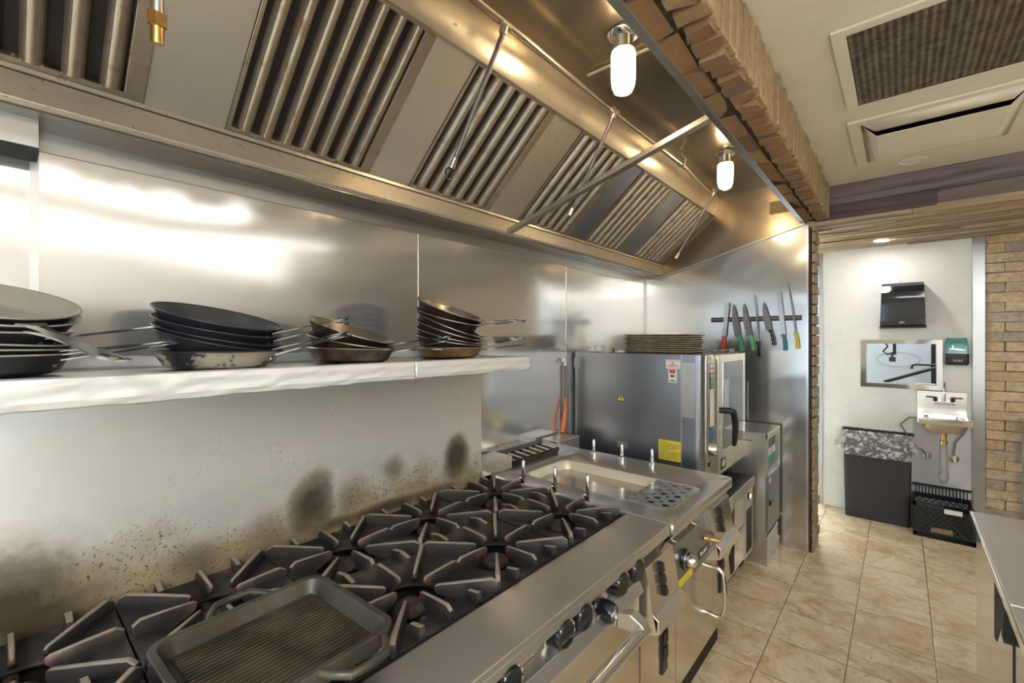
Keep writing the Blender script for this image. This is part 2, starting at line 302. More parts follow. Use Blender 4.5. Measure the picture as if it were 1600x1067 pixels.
# ------------------------------------------------------------------ mesh helpers
class MB:
    def __init__(s): s.v = []; s.f = []
    def add(s, vs, fs):
        b = len(s.v); s.v += [tuple(v) for v in vs]; s.f += [tuple(b+i for i in f) for f in fs]; return s
    def box(s, x0, x1, y0, y1, z0, z1):
        return s.hexa([(x0, y0, z0), (x1, y0, z0), (x1, y1, z0), (x0, y1, z0), (x0, y0, z1), (x1, y0, z1), (x1, y1, z1), (x0, y1, z1)])
    def hexa(s, p): return s.add(p, [(0, 3, 2, 1), (4, 5, 6, 7), (0, 1, 5, 4), (1, 2, 6, 5), (2, 3, 7, 6), (3, 0, 4, 7)])
    def prism(s, poly, vec):
        n = len(poly); vec = Vector(vec); a = [Vector(p) for p in poly]; b = [p+vec for p in a]
        return s.add(a+b, [tuple(range(n))[::-1], tuple(range(n, 2*n))]+[(i, (i+1) % n, n+(i+1) % n, n+i) for i in range(n)])
    def cyl(s, p0, p1, r0, r1=None, n=16, caps=True):
        p0 = Vector(p0); p1 = Vector(p1); r1 = r0 if r1 is None else r1; d = (p1-p0).normalized()
        a = d.orthogonal().normalized(); b = d.cross(a); vs = []
        for p, r in ((p0, r0), (p1, r1)):
            vs += [p+a*r*math.cos(2*PI*i/n)+b*r*math.sin(2*PI*i/n) for i in range(n)]
        fs = [(i, (i+1) % n, n+(i+1) % n, n+i) for i in range(n)]
        if caps: fs += [tuple(range(n))[::-1], tuple(range(n, 2*n))]
        return s.add(vs, fs)
    def tube(s, pts, r, n=8, closed=False):
        pts = [Vector(p) for p in pts]; k = len(pts); vs = []; prev = None
        for i, p in enumerate(pts):
            if closed: d = pts[(i+1) % k]-pts[i-1]
            else: d = pts[min(i+1, k-1)]-pts[max(i-1, 0)]
            d.normalize()
            a = d.orthogonal().normalized() if prev is None else (prev-d*prev.dot(d)).normalized()
            prev = a; b = d.cross(a); rr = r[i] if isinstance(r, (list, tuple)) else r
            vs += [p+a*rr*math.cos(2*PI*j/n)+b*rr*math.sin(2*PI*j/n) for j in range(n)]
        fs = []
        for i in range(k if closed else k-1):
            o = i*n; q = ((i+1) % k)*n
            fs += [(o+j, o+(j+1) % n, q+(j+1) % n, q+j) for j in range(n)]
        if not closed: fs += [tuple(range(n))[::-1], tuple(range((k-1)*n, k*n))]
        return s.add(vs, fs)
    def lathe(s, prof, c=(0, 0, 0), n=32, axis='z', a0=0, a1=2*PI):
        full = abs(a1-a0-2*PI) < 1e-6; m = n if full else n+1; vs = []
        for r, h in prof:
            for i in range(m):
                t = a0+(a1-a0)*i/n; x, y = r*math.cos(t), r*math.sin(t)
                q = (x, y, h) if axis == 'z' else ((h, x, y) if axis == 'x' else (x, h, y))
                vs.append((c[0]+q[0], c[1]+q[1], c[2]+q[2]))
        fs = []
        for k in range(len(prof)-1):
            for i in range(n):
                j = (i+1) % m; fs.append((k*m+i, k*m+j, (k+1)*m+j, (k+1)*m+i))
        return s.add(vs, fs)
    def grid(s, fn, nu, nv):
        vs = [fn(i/nu, j/nv) for i in range(nu+1) for j in range(nv+1)]; w = nv+1
        return s.add(vs, [(i*w+j, (i+1)*w+j, (i+1)*w+j+1, i*w+j+1) for i in range(nu) for j in range(nv)])
    def mesh(s, name, off=(0, 0, 0), smooth=True, ang=38, sharp=True):
        me = bpy.data.meshes.new(name); me.from_pydata([(x-off[0], y-off[1], z-off[2]) for x, y, z in s.v], [], s.f)
        bm = bmesh.new(); bm.from_mesh(me); bmesh.ops.remove_doubles(bm, verts=bm.verts, dist=1e-5)
        bmesh.ops.recalc_face_normals(bm, faces=bm.faces)
        for f in bm.faces: f.smooth = smooth
        if sharp:
            la = math.radians(ang)
            for e in bm.edges:
                if len(e.link_faces) == 2 and e.calc_face_angle(0) > la: e.smooth = False
        bm.to_mesh(me); bm.free(); return me
ORG = {}
def obj(name, mb, mat, parent=None, bevel=0, smooth=True, seg=2, local=False, solid=0, ang=38, org=None):
    off = (0, 0, 0)
    if parent is not None and not local: off = ORG.get(parent, (0, 0, 0))
    if parent is None and org is not None: off = org
    me = mb.mesh(name, off, smooth, ang, sharp=not bevel)
    me.materials.append(M[mat] if isinstance(mat, str) else mat)
    o = bpy.data.objects.new(name, me); C.objects.link(o)
    if parent is not None: o.parent = parent
    elif org is not None: o.location = org
    ORG[o] = off
    if solid:
        q = o.modifiers.new('thickness', 'SOLIDIFY'); q.thickness = solid; q.offset = 0
    if bevel:
        b = o.modifiers.new('bevel', 'BEVEL'); b.width = bevel; b.segments = seg; b.limit_method = 'ANGLE'; b.angle_limit = math.radians(35); b.harden_normals = True
    return o
def tag(o, label, cat, group=None, kind=None):
    o['label'] = label; o['category'] = cat
    if group: o['group'] = group
    if kind: o['kind'] = kind
    return o
def thing(name, label, cat, loc=(0, 0, 0), group=None, rotz=0):
    o = bpy.data.objects.new(name, None); C.objects.link(o); o.location = loc; o.rotation_euler[2] = rotz; o.empty_display_size = 0.05
    ORG[o] = tuple(loc); return tag(o, label, cat, group)
def struct(name, mb, mat, bevel=0, parent=None, **k):
    o = obj(name, mb, mat, parent, bevel, **k)
    if parent is None: o['kind'] = 'structure'
    return o
def text(s, size, mat, parent, loc, rot, name='lettering', depth=0.0004, sx=1.0):
    cu = bpy.data.curves.new(name, 'FONT'); cu.body = s; cu.size = size; cu.extrude = depth; cu.align_x = 'CENTER'; cu.align_y = 'CENTER'
    t = bpy.data.objects.new(name, cu); C.objects.link(t); dg = bpy.context.evaluated_depsgraph_get(); dg.update()
    me = bpy.data.meshes.new_from_object(t.evaluated_get(dg)); bpy.data.objects.remove(t)
    mw = Matrix.Translation(Vector(loc)-Vector(ORG.get(parent, (0, 0, 0)))) @ rot.to_4x4() @ Matrix.Diagonal((sx, 1, 1, 1))
    me.transform(mw); me.materials.clear(); me.materials.append(M[mat]); o = bpy.data.objects.new(name, me); C.objects.link(o); o.parent = parent; return o
def frame3(xa, ya, za):      # rotation whose local axes are the given world axes
    return Matrix((xa, ya, za)).transposed()
FACE_X = frame3((0, 1, 0), (0, 0, 1), (1, 0, 0))     # writing on a surface that faces +x
FACE_NY = frame3((1, 0, 0), (0, 0, 1), (0, -1, 0))   # writing on a surface that faces -y
FACE_NX = frame3((0, -1, 0), (0, 0, 1), (-1, 0, 0))

XW, YE, YB, ZC = -1.868, 4.111, 5.42, 2.80           # steel wall, end panel, white wall, ceiling

# ------------------------------------------------------------------ room shell
struct('floor', MB().box(-4.6, 4.6, -3.2, 9.2, -0.05, 0.0), 'floor')
mb = MB(); mb.box(-0.42, 4.6, -3.2, YE, ZC, ZC+0.08); struct('ceiling', mb, 'cream')
mb = MB(); mb.box(XW-0.1, XW, -3.2, YE+0.26, 0, 3.2); struct('wall_left', mb, 'wall_steel')
mb = MB(); mb.box(XW, -0.545, YE, YE+0.03, 0, 3.0); struct('wall_end', mb, 'end_steel')
mb = MB(); mb.box(-0.60, 0.50, YB, YB+0.1, 0, 1.225); mb.box(-0.60, 0.50, YB, YB+0.1, 1.625, 2.52); mb.box(-0.60, -0.262, YB, YB+0.1, 1.225, 1.625); mb.box(0.252, 0.50, YB, YB+0.1, 1.225, 1.625)
struct('wall_back', mb, 'white')
mb = MB(); mb.box(4.5, 4.6, -3.2, -2.2, 0, ZC); mb.box(4.5, 4.6, -0.2, YB, 0, ZC); mb.box(4.5, 4.6, -2.2, -0.2, 0, 1.0); mb.box(4.5, 4.6, -2.2, -0.2, 2.45, ZC)
struct('wall_right', mb, 'white')
mb = MB(); mb.box(4.485, 4.5, -3.2, -2.2, 0, 2.05); mb.box(4.485, 4.5, -0.2, YB, 0, 2.05); mb.box(4.485, 4.5, -2.2, -0.2, 0, 1.0); struct('trim_8', mb, plain('reflection_band_brown', (0.20, 0.17, 0.145), 0.6, 0, 0.3, 6))  # unseen dark lower wall band, added to darken reflections in the steel wall
mb = MB(); mb.box(XW, -1.55, -3.3, -3.2, 0, 3.2); mb.box(-0.25, 4.6, -3.3, -3.2, 0, 3.2); mb.box(-1.55, -0.25, -3.3, -3.2, 2.2, 3.2); struct('wall_rear', mb, 'white')
mb = MB(); mb.box(-1.55, -1.47, -3.28, -3.22, 0, 2.2); mb.box(-0.33, -0.25, -3.28, -3.22, 0, 2.2); mb.box(-1.47, -0.33, -3.28, -3.22, 0, 0.15); mb.box(-1.47, -0.33, -3.28, -3.22, 2.1, 2.2); struct('door_1', mb, 'steel')
w = MB(); w.box(4.49, 4.56, -2.2, -2.13, 1.0, 2.45); w.box(4.49, 4.56, -0.27, -0.2, 1.0, 2.45); w.box(4.49, 4.56, -2.2, -0.2, 1.0, 1.07); w.box(4.49, 4.56, -2.2, -0.2, 2.38, 2.45); w.box(4.50, 4.55, -1.24, -1.17, 1.07, 2.38)
struct('window_1', w, 'white')
# steel seams on the left wall
for i, (y0, y1) in enumerate(((0.056, 0.074), (1.411, 1.418), (2.752, 2.759))):
    struct('trim_%d' % (i+1), MB().box(XW, XW+0.003, y0, y1, 0, 2.26), 'steel')
struct('trim_4', MB().box(XW, XW+0.012, YE-0.012, YE, 0, 2.26), 'steel')
struct('trim_5', MB().box(-0.549, -0.537, YE-0.004, YE+0.03, 0, 2.55), 'steel_bright')
# brick work
def bricks(mb, ox, oy, oz, ua, va, na, U, V, bl, bh, dep, jit=0.006, gap=0.012, stagger=True, rnd=0.004):
    ua, va, na, o = Vector(ua), Vector(va), Vector(na), Vector((ox, oy, oz)); rows = max(1, round(V/bh))
    for r in range(rows):
        x = -(bl*0.5 if (stagger and r % 2) else 0.0)
        while x < U:
            a = max(0, x)+gap/2; b = min(U, x+bl)-gap/2
            x += bl
            if b-a < 0.02: continue
            c0 = r*bh+gap/2; c1 = (r+1)*bh-gap/2; j = random.uniform(0, jit)
            pts = []
            for (dd) in (0, dep+j):
                for (p, q) in ((a, c0), (b, c0), (b, c1), (a, c1)):
                    k = rnd if dd else 0
                    pts.append(o+ua*(p+random.uniform(-k, k))+va*(q+random.uniform(-k, k))+na*(dd+random.uniform(-k, k)*0.6))
            mb.hexa([pts[0], pts[1], pts[2], pts[3], pts[4], pts[5], pts[6], pts[7]])
# end pillar: brick edge of the partition
core = MB().box(-0.545, -0.515, YE+0.005, YE+0.25, 0, 2.56); struct('wall_pillar_core', core, 'mortar')
mb = MB(); bricks(mb, -0.525, YE+0.002, 0.0, (0, 1, 0), (0, 0, 1), (1, 0, 0), 0.25, 2.56, 0.25, 0.080, 0.02, 0.012)
struct('wall_pillar', mb, 'brick_pillar', bevel=0.004)
struct('wall_partition', MB().box(XW, -0.545, YE+0.03, YE+0.25, 0, 2.9), 'white')
# brick beam over the hood edge: soldier course underneath, upright bricks on the face
struct('beam_core', MB().box(-0.585, -0.425, -3.2, YE+0.03, 2.575, 2.86), 'mortar')
mb = MB()
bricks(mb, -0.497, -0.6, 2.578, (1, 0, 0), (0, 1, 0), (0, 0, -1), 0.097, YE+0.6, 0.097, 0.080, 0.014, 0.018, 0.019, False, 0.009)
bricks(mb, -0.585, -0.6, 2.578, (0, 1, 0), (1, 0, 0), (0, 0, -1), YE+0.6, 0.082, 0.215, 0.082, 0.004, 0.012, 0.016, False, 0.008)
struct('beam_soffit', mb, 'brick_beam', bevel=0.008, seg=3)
mb = MB(); y = -0.6
while y < YE-0.02:                                     # face of the beam: leaning bricks on end, ragged outline
    h = 0.233+random.uniform(-0.014, 0.014); d = random.uniform(0.0, 0.014); le = 0.030+random.uniform(-.004, .004); q = lambda k=0.004: random.uniform(-k, k); wd = 0.066
    mb.hexa([(-0.43, y+0.004, 2.562+q()), (-0.402+d, y+0.004+q(), 2.562+q()), (-0.402+d, y+wd+q(), 2.562+q()), (-0.43, y+wd, 2.562), (-0.43, y+le, 2.56+h), (-0.402+d*0.5+q(), y+le+q(), 2.56+h+q()), (-0.402+d*0.5+q(), y+le+wd+q(), 2.56+h+q()), (-0.43, y+le+wd, 2.56+h)])
    y += 0.077
struct('beam', mb, 'brick_face', bevel=0.006)
# right brick wall
struct('wall_brick_core', MB().box(0.50, 4.6, YB+0.012, YB+0.1, 0, 2.6), plain('light_mortar', (0.30, 0.24, 0.18), 0.9, 0, 0.4, 60, 0.004))
mb = MB(); bricks(mb, 0.535, YB+0.03, 0.0, (1, 0, 0), (0, 0, 1), (0, -1, 0), 2.4, 2.56, 0.225, 0.0815, 0.03, 0.010, gap=0.004, rnd=0.003)
struct('wall_brick', mb, 'brick_wall', bevel=0.003)
struct('trim_6', MB().box(0.458, 0.535, YB-0.02, YB+0.03, 0, 2.52), 'steel_post', bevel=0.003)
struct('trim_7', MB().box(-0.62, -0.585, YB-0.012, YB+0.1, 0, 2.52), 'steel_post', bevel=0.003)
# plank-clad soffit over the passage
mb = MB()
for (z0, z1, cuts) in ((2.655, 2.80, (-0.5, 1.9, 4.5)), (2.545, 2.655, (-0.5, 0.185, 1.4, 4.5))):
    for a, b in zip(cuts, cuts[1:]): mb.box(a+0.001, b-0.001, YE+random.uniform(0, .004), YE+0.03, z0+0.001, z1-0.001)
struct('soffit_fascia', mb, 'wood_dark', bevel=0.002)
mb = MB(); y = YE
while y < YB+0.25:
    wd = random.uniform(0.035, 0.085); x = -0.62-random.uniform(0, 0.6)
    while x < 4.5:
        ln = random.uniform(0.35, 0.9); dz = random.uniform(0, 0.016)
        mb.box(max(x, -4.0)+0.001, x+ln-0.001, y+0.001, y+wd-0.001, 2.525-dz, 2.56); x += ln
    y += wd
struct('soffit_planks', mb, 'wood', bevel=0.002)
struct('soffit_core', MB().box(-4.6, 4.6, YE+0.03, YB+0.35, 2.56, 2.9), 'mortar')
# the bright room beyond the gap
struct('ceiling_far', MB().box(-4.6, 4.6, YB+0.35, 9.2, 2.6, 2.7), 'white')
struct('wall_far_left', MB().box(-4.7, -4.6, YE, 9.2, 0, 2.9), 'white')
struct('wall_far_near', MB().box(-4.6, XW, YE+0.16, YE+0.26, 0, 2.9), 'white')
struct('wall_far_right', MB().box(4.6, 4.7, -3.2, 9.2, 0, 2.9), 'white')
mb = MB(); mb.box(-4.6, 4.6, 9.2, 9.3, 0, 0.3); mb.box(-4.6, 4.6, 9.2, 9.3, 2.4, 2.9); mb.box(-4.6, -3.0, 9.2, 9.3, 0.3, 2.4); mb.box(0.2, 4.6, 9.2, 9.3, 0.3, 2.4)
struct('wall_far', mb, 'white')
mb = MB()
for a, b, c_, d in ((-3.0, 0.2, 0.3, 0.36), (-3.0, 0.2, 2.34, 2.4), (-3.0, 0.2, 1.5, 1.54)): mb.box(a, b, 9.2, 9.26, c_, d)
for x in (-3.0, -1.95, -0.9, 0.14): mb.box(x, x+0.06, 9.2, 9.26, 0.3, 2.4)
struct('window_2', mb, 'white')
# ------------------------------------------------------------------ exhaust hood
hood = thing('exhaust_hood', 'long stainless exhaust hood canopy over the cooking line, grease-stained inside', 'range hood', (-1.2, 2.0, 2.23))
Y0 = -0.75
mb = MB()                                              # grease gutter along the wall
mb.prism([(XW, Y0, 2.25), (-1.700, Y0, 2.25), (-1.690, Y0, 2.262), (-1.706, Y0, 2.335), (-1.716, Y0, 2.335), (-1.716, Y0, 2.27), (XW, Y0, 2.27)], (0, YE-Y0-0.002, 0))
obj('grease_gutter', mb, 'hood_steel', hood, bevel=0.002)
obj('gutter_shade_sheet', MB().box(XW+0.004, -1.703, Y0, YE-0.003, 2.2455, 2.2495), 'steel_shade', hood)  # darkness mirrored under the gutter, put into this sheet's colour
mb = MB(); mb.prism([(XW+0.002, Y0, 2.19), (XW+0.006, Y0, 2.19), (XW+0.006, Y0, 2.25), (XW+0.002, Y0, 2.25)], (0, YE-Y0-0.002, 0)); obj('wall_strip', mb, 'steel', hood)  # thin steel strip on the wall just below the gutter
mb = MB(); mb.box(-1.74, -1.715, Y0, YE-0.002, 2.305, 2.325); mb.box(-1.722, -1.700, Y0, YE-0.002, 2.338, 2.350)
obj('lower_filter_rail', mb, 'hood_steel', hood)
mb = MB(); mb.prism([(-1.262, Y0, 2.742), (-1.236, Y0, 2.736), (-1.190, Y0, 2.805), (-1.190, Y0, 2.889), (-1.262, Y0, 2.889)], (0, YE-Y0-0.002, 0))
obj('upper_filter_rail', mb, 'hood_steel', hood, bevel=0.002)
mb = MB(); mb.box(XW, -0.57, Y0, YE-0.002, 2.890, 2.90); obj('ceiling_panel', mb, 'hood_top', hood)
mb = MB(); mb.box(-1.868, -0.57, Y0-0.02, Y0, 2.3, 2.90); obj('near_end_panel', mb, 'hood_top', hood)
mb = MB(); mb.box(-0.590, -0.586, Y0, YE-0.002, 2.575, 2.89); mb.box(-0.598, -0.566, Y0, YE-0.002, 2.562, 2.576); obj('front_lip', mb, 'steel_bright', hood, bevel=0.003)
mb = MB(); mb.prism([(-1.746, YE-0.008, 2.225), (-0.562, YE-0.008, 2.550), (-0.562, YE-0.008, 2.89), (XW, YE-0.008, 2.89), (XW, YE-0.008, 2.225)], (0, 0.007, 0))
obj('side_panel', mb, 'hood_top', hood)
mb = MB(); mb.prism([(-1.75, YE-0.022, 2.214), (-0.56, YE-0.022, 2.540), (-0.56, YE-0.022, 2.552), (-1.75, YE-0.022, 2.226)], (0, 0.02, 0)); obj('side_panel_flange', mb, 'galv', hood)
mb = MB(); mb.box(-0.80, -0.66, YE-0.010, YE-0.0085, 2.66, 2.76); p_ = obj('paper_label', mb, plain('aged_paper', (0.50, 0.42, 0.24), 0.7, 0, 0.3, 60), hood); p_['label'] = 'faded tan paper label'
br = tag(obj('brace_bar', MB().hexa([(-1.695, 1.895, 2.252), (-0.6, 1.945, 2.572), (-0.6, 1.985, 2.572), (-1.695, 1.935, 2.252), (-1.695, 1.895, 2.277), (-0.6, 1.945, 2.597), (-0.6, 1.985, 2.597), (-1.695, 1.935, 2.277)]), 'galv', None, bevel=0.002, org=(-1.1, 1.94, 2.42)), 'galvanised steel bar crossing under the hood from front edge to gutter', 'brace')
tag(obj('conduit', MB().tube([(-0.61, 1.80, 2.872), (-0.72, 1.80, 2.878), (-1.1, 1.80, 2.880)], 0.008), 'galv', None, org=(-0.9, 1.8, 2.87)), 'thin conduit on the hood ceiling behind the nearer hood lamp', 'conduit')

# filter bank
B0, B1 = Vector((-1.712, 0, 2.352)), Vector((-1.250, 0, 2.748))
SL = (B1-B0).length; SU = (B1-B0).normalized(); SN = Vector((SU.z, 0, -SU.x))     # slope direction, outward normal (down, into the room)
def sp(y, u, n): return Vector((B0.x, y, B0.z))+SU*u+SN*n
def sbox(mb, y0, y1, u0, u1, n0, n1):
    return mb.hexa([sp(y0, u0, n0), sp(y1, u0, n0), sp(y1, u1, n0), sp(y0, u1, n0), sp(y0, u0, n1), sp(y1, u0, n1), sp(y1, u1, n1), sp(y0, u1, n1)])
filters = [(-0.235, 0.281, 6, 'grease-stained baffle filter nearest the camera, at the left end of the hood'),
           (0.498, 1.031, 7, 'large greasy baffle filter between the two nearest blank panels'),
           (1.238, 1.764, 6, 'baffle filter behind the first thin suppression nozzle'),
           (2.012, 2.535, 6, 'baffle filter crossed by the diagonal brace bar'),
           (2.745, 3.268, 6, 'shiny baffle filter, second from the steel end panel'),
           (3.505, 4.045, 6, 'darkest baffle filter, right beside the steel end panel')]
for (y0, y1, n, lab) in filters:
    t = thing('baffle_filter', lab, 'grease filter', tuple(sp((y0+y1)/2, 0, 0)), 'baffle filters in the hood')
    mb = MB(); sbox(mb, y0, y1, 0, 0.022, -0.03, 0.004); sbox(mb, y0, y1, SL-0.015, SL, -0.03, 0.004); sbox(mb, y0, y0+0.012, 0.022, SL-0.015, -0.03, 0.004); sbox(mb, y1-0.045, y1, 0.022, SL-0.015, -0.03, 0.004)
    obj('frame', mb, 'baffle', t, bevel=0.002)
    a, b = y0+0.012, y1-0.045; p = (b-a)/n; wr = p*0.60
    for i in range(n):
        c = a+p*(i+0.62) if n > 4 else a+p*(i+0.62)
        prof = [(-wr/2, -0.019), (-wr/2, -0.006), (-wr*0.32, 0.006), (-wr*0.28, 0.004), (-wr*0.24, 0.009), (0, 0.012), (wr*0.24, 0.009), (wr*0.28, 0.004), (wr*0.32, 0.006), (wr/2, -0.006), (wr/2, -0.019)]
        mb = MB(); mb.prism([sp(c+q, 0.022, h) for q, h in prof], SU*(SL-0.037)); obj('baffle', mb, 'baffle', t, ang=70)
        mb = MB()
    for i in range(n+1):                               # rounded slot ends pressed into the lower rail
        c = a+p*(i+0.12)
        if a < c < b: obj('slot_rim', MB().tube([sp(c+0.020*math.cos(k), 0.026-0.016*math.sin(k), 0.003) for k in [PI*j/8 for j in range(9)]], 0.004, 6), 'baffle', t)
    mb = MB(); sbox(mb, y0+0.01, y1-0.01, 0.01, SL-0.01, -0.026, -0.020); obj('backing', mb, 'baffle_dark', t)
for (y0, y1, lab) in [(0.283, 0.496, 'blank stainless hood panel nearest the camera, beside the brass fitting'), (1.033, 1.236, 'blank stainless hood panel left of the first suppression nozzle'),
                      (1.766, 2.010, 'blank hood panel speckled with brown grease spots'), (2.537, 2.743, 'narrow blank hood panel beyond the diagonal brace bar'),
                      (3.270, 3.503, 'blank hood panel nearest the steel end panel')]:
    mb = MB(); sbox(mb, y0, y1, 0, SL, -0.012, -0.002)
    tag(obj('filler_panel', mb, {1.766: 'hood_steel', 2.537: 'filler_dark_reflection', 3.270: 'filler_dark_reflection'}.get(y0, 'filler'), None, bevel=0.001, org=tuple(sp((y0+y1)/2, 0, 0))), lab, 'hood panel', 'blank panels in the hood')
mb = MB(); sbox(mb, YE-0.062, YE-0.010, 0, SL, -0.02, -0.004); obj('end_filler', mb, 'baffle', hood)

# fire suppression line with drop nozzles
t = thing('suppression_pipe', 'thin fire suppression pipe running under the hood ceiling with drop nozzles', 'pipe', (-1.09, 2.0, 2.80))
obj('main_pipe', MB().tube([(-1.085, -0.7, 2.805), (-1.085, 1.215, 2.805), (-1.10, 2.04, 2.805), (-1.085, 3.0, 2.80), (-1.13, 3.66, 2.80)], 0.010, 10), 'galv', t)
for (y, e) in ((1.215, (-1.33, 1.17, 2.335)), (2.045, (-1.37, 2.06, 2.345)), (3.655, (-1.35, 3.55, 2.31))):
    n_ = obj('drop_nozzle', MB().tube([(-1.10, y, 2.80), (-1.108, y, 2.765), e], [0.013, 0.010, 0.008], 10), 'blade_dark', t)
    d = (Vector(e)-Vector((-1.11, y, 2.765))).normalized(); e = Vector(e)
    obj('nozzle_tip', MB().cyl(e-d*0.03, e+d*0.012, 0.012, 0.014, 12), 'chrome', n_)
    if y < 2: obj('nozzle_ring', MB().tube([e+d*0.035+Vector((0, 0.018*math.cos(k), 0.024*math.sin(k))) for k in [2*PI*j/16 for j in range(16)]], 0.003, 6, True), 'black', n_)
    obj('tee_fitting', MB().cyl((-1.09, y-0.025, 2.805), (-1.09, y+0.025, 2.805), 0.016, n=12).cyl((-1.09, y, 2.805), (-1.104, y, 2.775), 0.015, n=12), 'galv', t)
obj('pipe_clip', MB().tube([(-1.09, 2.95, 2.875), (-1.06, 2.95, 2.83), (-1.07, 2.95, 2.79), (-1.10, 2.95, 2.79), (-1.11, 2.95, 2.82)], 0.006, 8), 'galv', t)
t = thing('suppression_nozzle', 'short drop pipe with brass fitting above the nearest filter', 'nozzle', (-1.30, 0.24, 2.6))
obj('drop_pipe', MB().cyl((-1.225, 0.225, 2.87), (-1.345, 0.248, 2.43), 0.013, n=12), 'galv', t)
obj('brass_fitting', MB().cyl((-1.345, 0.248, 2.432), (-1.352, 0.2493, 2.405), 0.021, n=6).cyl((-1.352, 0.2493, 2.405), (-1.362, 0.251, 2.368), 0.014, n=12), 'brass', t)

# hood lamps
for (x, y, lab) in ((-0.845, 1.655, 'lit jelly-jar hood lamp nearer the camera'), (-0.875, 3.155, 'lit jelly-jar hood lamp farther off, near the steel end panel')):
    t = thing('hood_lamp', lab, 'lamp', (x, y, 2.889), 'hood lamps')
    obj('base', MB().lathe([(0, 2.889), (0.062, 2.889), (0.064, 2.880), (0.055, 2.868), (0.040, 2.862), (0.038, 2.822), (0.042, 2.818), (0.042, 2.808), (0, 2.808)], (x, y, 0), 32), 'chrome', t)
    jr = obj('glass_jar', MB().lathe([(0.046, 2.812), (0.049, 2.800), (0.049, 2.700), (0.046, 2.672), (0.036, 2.650), (0.018, 2.640), (0.001, 2.638)], (x, y, 0), 32), 'jar', t)
    obj('bulb', MB().lathe([(0.001, 2.800), (0.018, 2.795), (0.020, 2.772), (0.030, 2.745), (0.031, 2.722), (0.022, 2.702), (0.001, 2.695)], (x, y, 0), 24), 'bulb', t)

# ------------------------------------------------------------------ ceiling fixtures
t = thing('return_air_grille', 'large brown mesh return air grille in a cream ceiling frame', 'vent', (0.5, 2.4, ZC))
mb = MB(); x0, x1, y0, y1 = -0.20, 1.3, 2.045, 2.800
for q in ((x0, x1, y0, y0+0.045), (x0, x1, y1-0.045, y1), (x0, x0+0.045, y0+0.045, y1-0.045), (x1-0.045, x1, y0+0.045, y1-0.045)): mb.box(q[0], q[1], q[2], q[3], ZC-0.012, ZC-0.001)
obj('frame', mb, 'cream', t, bevel=0.002)
mb = MB(); x = x0+0.05
while x < x1-0.05: mb.box(x, x+0.011, y0+0.047, y1-0.047, ZC-0.009, ZC-0.004); x += 0.0235
y = y0+0.05
while y < y1-0.05: mb.box(x0+0.046, x1-0.046, y, y+0.004, ZC-0.008, ZC-0.005); y += 0.0125
g = obj('grille_mesh', mb, 'grille', t); g['label'] = 'brown perforated grille'
obj('duct_backing', MB().box(x0+0.044, x1-0.044, y0+0.044, y1-0.044, ZC-0.003, ZC-0.001), plain('duct_dark', (0.09, 0.065, 0.045), 0.6), t)
t = thing('ceiling_diffuser', 'cream supply air diffuser with a lowered centre plate', 'vent', (0.15, 3.35, ZC))
x0, x1, y0, y1 = -0.215, 0.50, 2.955, 3.71
mb = MB()
for q in ((x0, x1, y0, y0+0.05), (x0, x1, y1-0.05, y1), (x0, x0+0.06, y0+0.05, y1-0.05), (x1-0.06, x1, y0+0.05, y1-0.05)): mb.box(q[0], q[1], q[2], q[3], ZC-0.014, ZC-0.001)
obj('frame', mb, 'cream', t, bevel=0.003)
a, b, c_, d = x0+0.055, x1-0.055, y0+0.045, y1-0.045; pa, pb, pc_, pd = -0.100, 0.392, 3.125, 3.540
mb = MB()
for (p1, p2, q1, q2) in (((a, d), (b, d), (pa, pd), (pb, pd)), ((a, c_), (a, d), (pa, pc_), (pa, pd)), ((b, c_), (b, d), (pb, pc_), (pb, pd)), ((a, c_), (b, c_), (pa+0.0, 3.055), (pb, 3.055))):
    mb.add([(*p1, ZC-0.014), (*p2, ZC-0.014), (*q2, ZC-0.046), (*q1, ZC-0.046)], [(0, 1, 2, 3)])
obj('cone', mb, 'cream', t, solid=0.002)
obj('recess', MB().box(a, b, c_, d, ZC-0.003, ZC-0.001), 'black_matte', t)
obj('centre_plate', MB().box(pa-0.002, pb+0.002, pc_, pd+0.002, ZC-0.052, ZC-0.046), 'cream', t, bevel=0.002)
t = thing('ceiling_speaker', 'small round cream fitting flush in the ceiling, unlit', 'ceiling fitting', (0.055, 3.84, ZC))
obj('trim_ring', MB().lathe([(0.075, 2.799), (0.075, 2.792), (0.060, 2.788), (0.050, 2.795)], (0.055, 3.84, 0), 32), 'cream', t)
obj('cover', MB().lathe([(0.05, 2.795), (0.03, 2.790), (0.001, 2.788)], (0.055, 3.84, 0), 32), 'white', t)
t = thing('recessed_downlight', 'lit recessed downlight in the plank soffit', 'ceiling light', (-0.12, 5.03, 2.508))
obj('trim_ring', MB().lathe([(0.062, 2.509), (0.062, 2.500), (0.046, 2.502), (0.046, 2.507)], (-0.12, 5.03, 0), 32), 'white', t)
obj('lens', MB().lathe([(0.046, 2.503), (0.001, 2.502)], (-0.12, 5.03, 0), 32), 'down_emit', t)
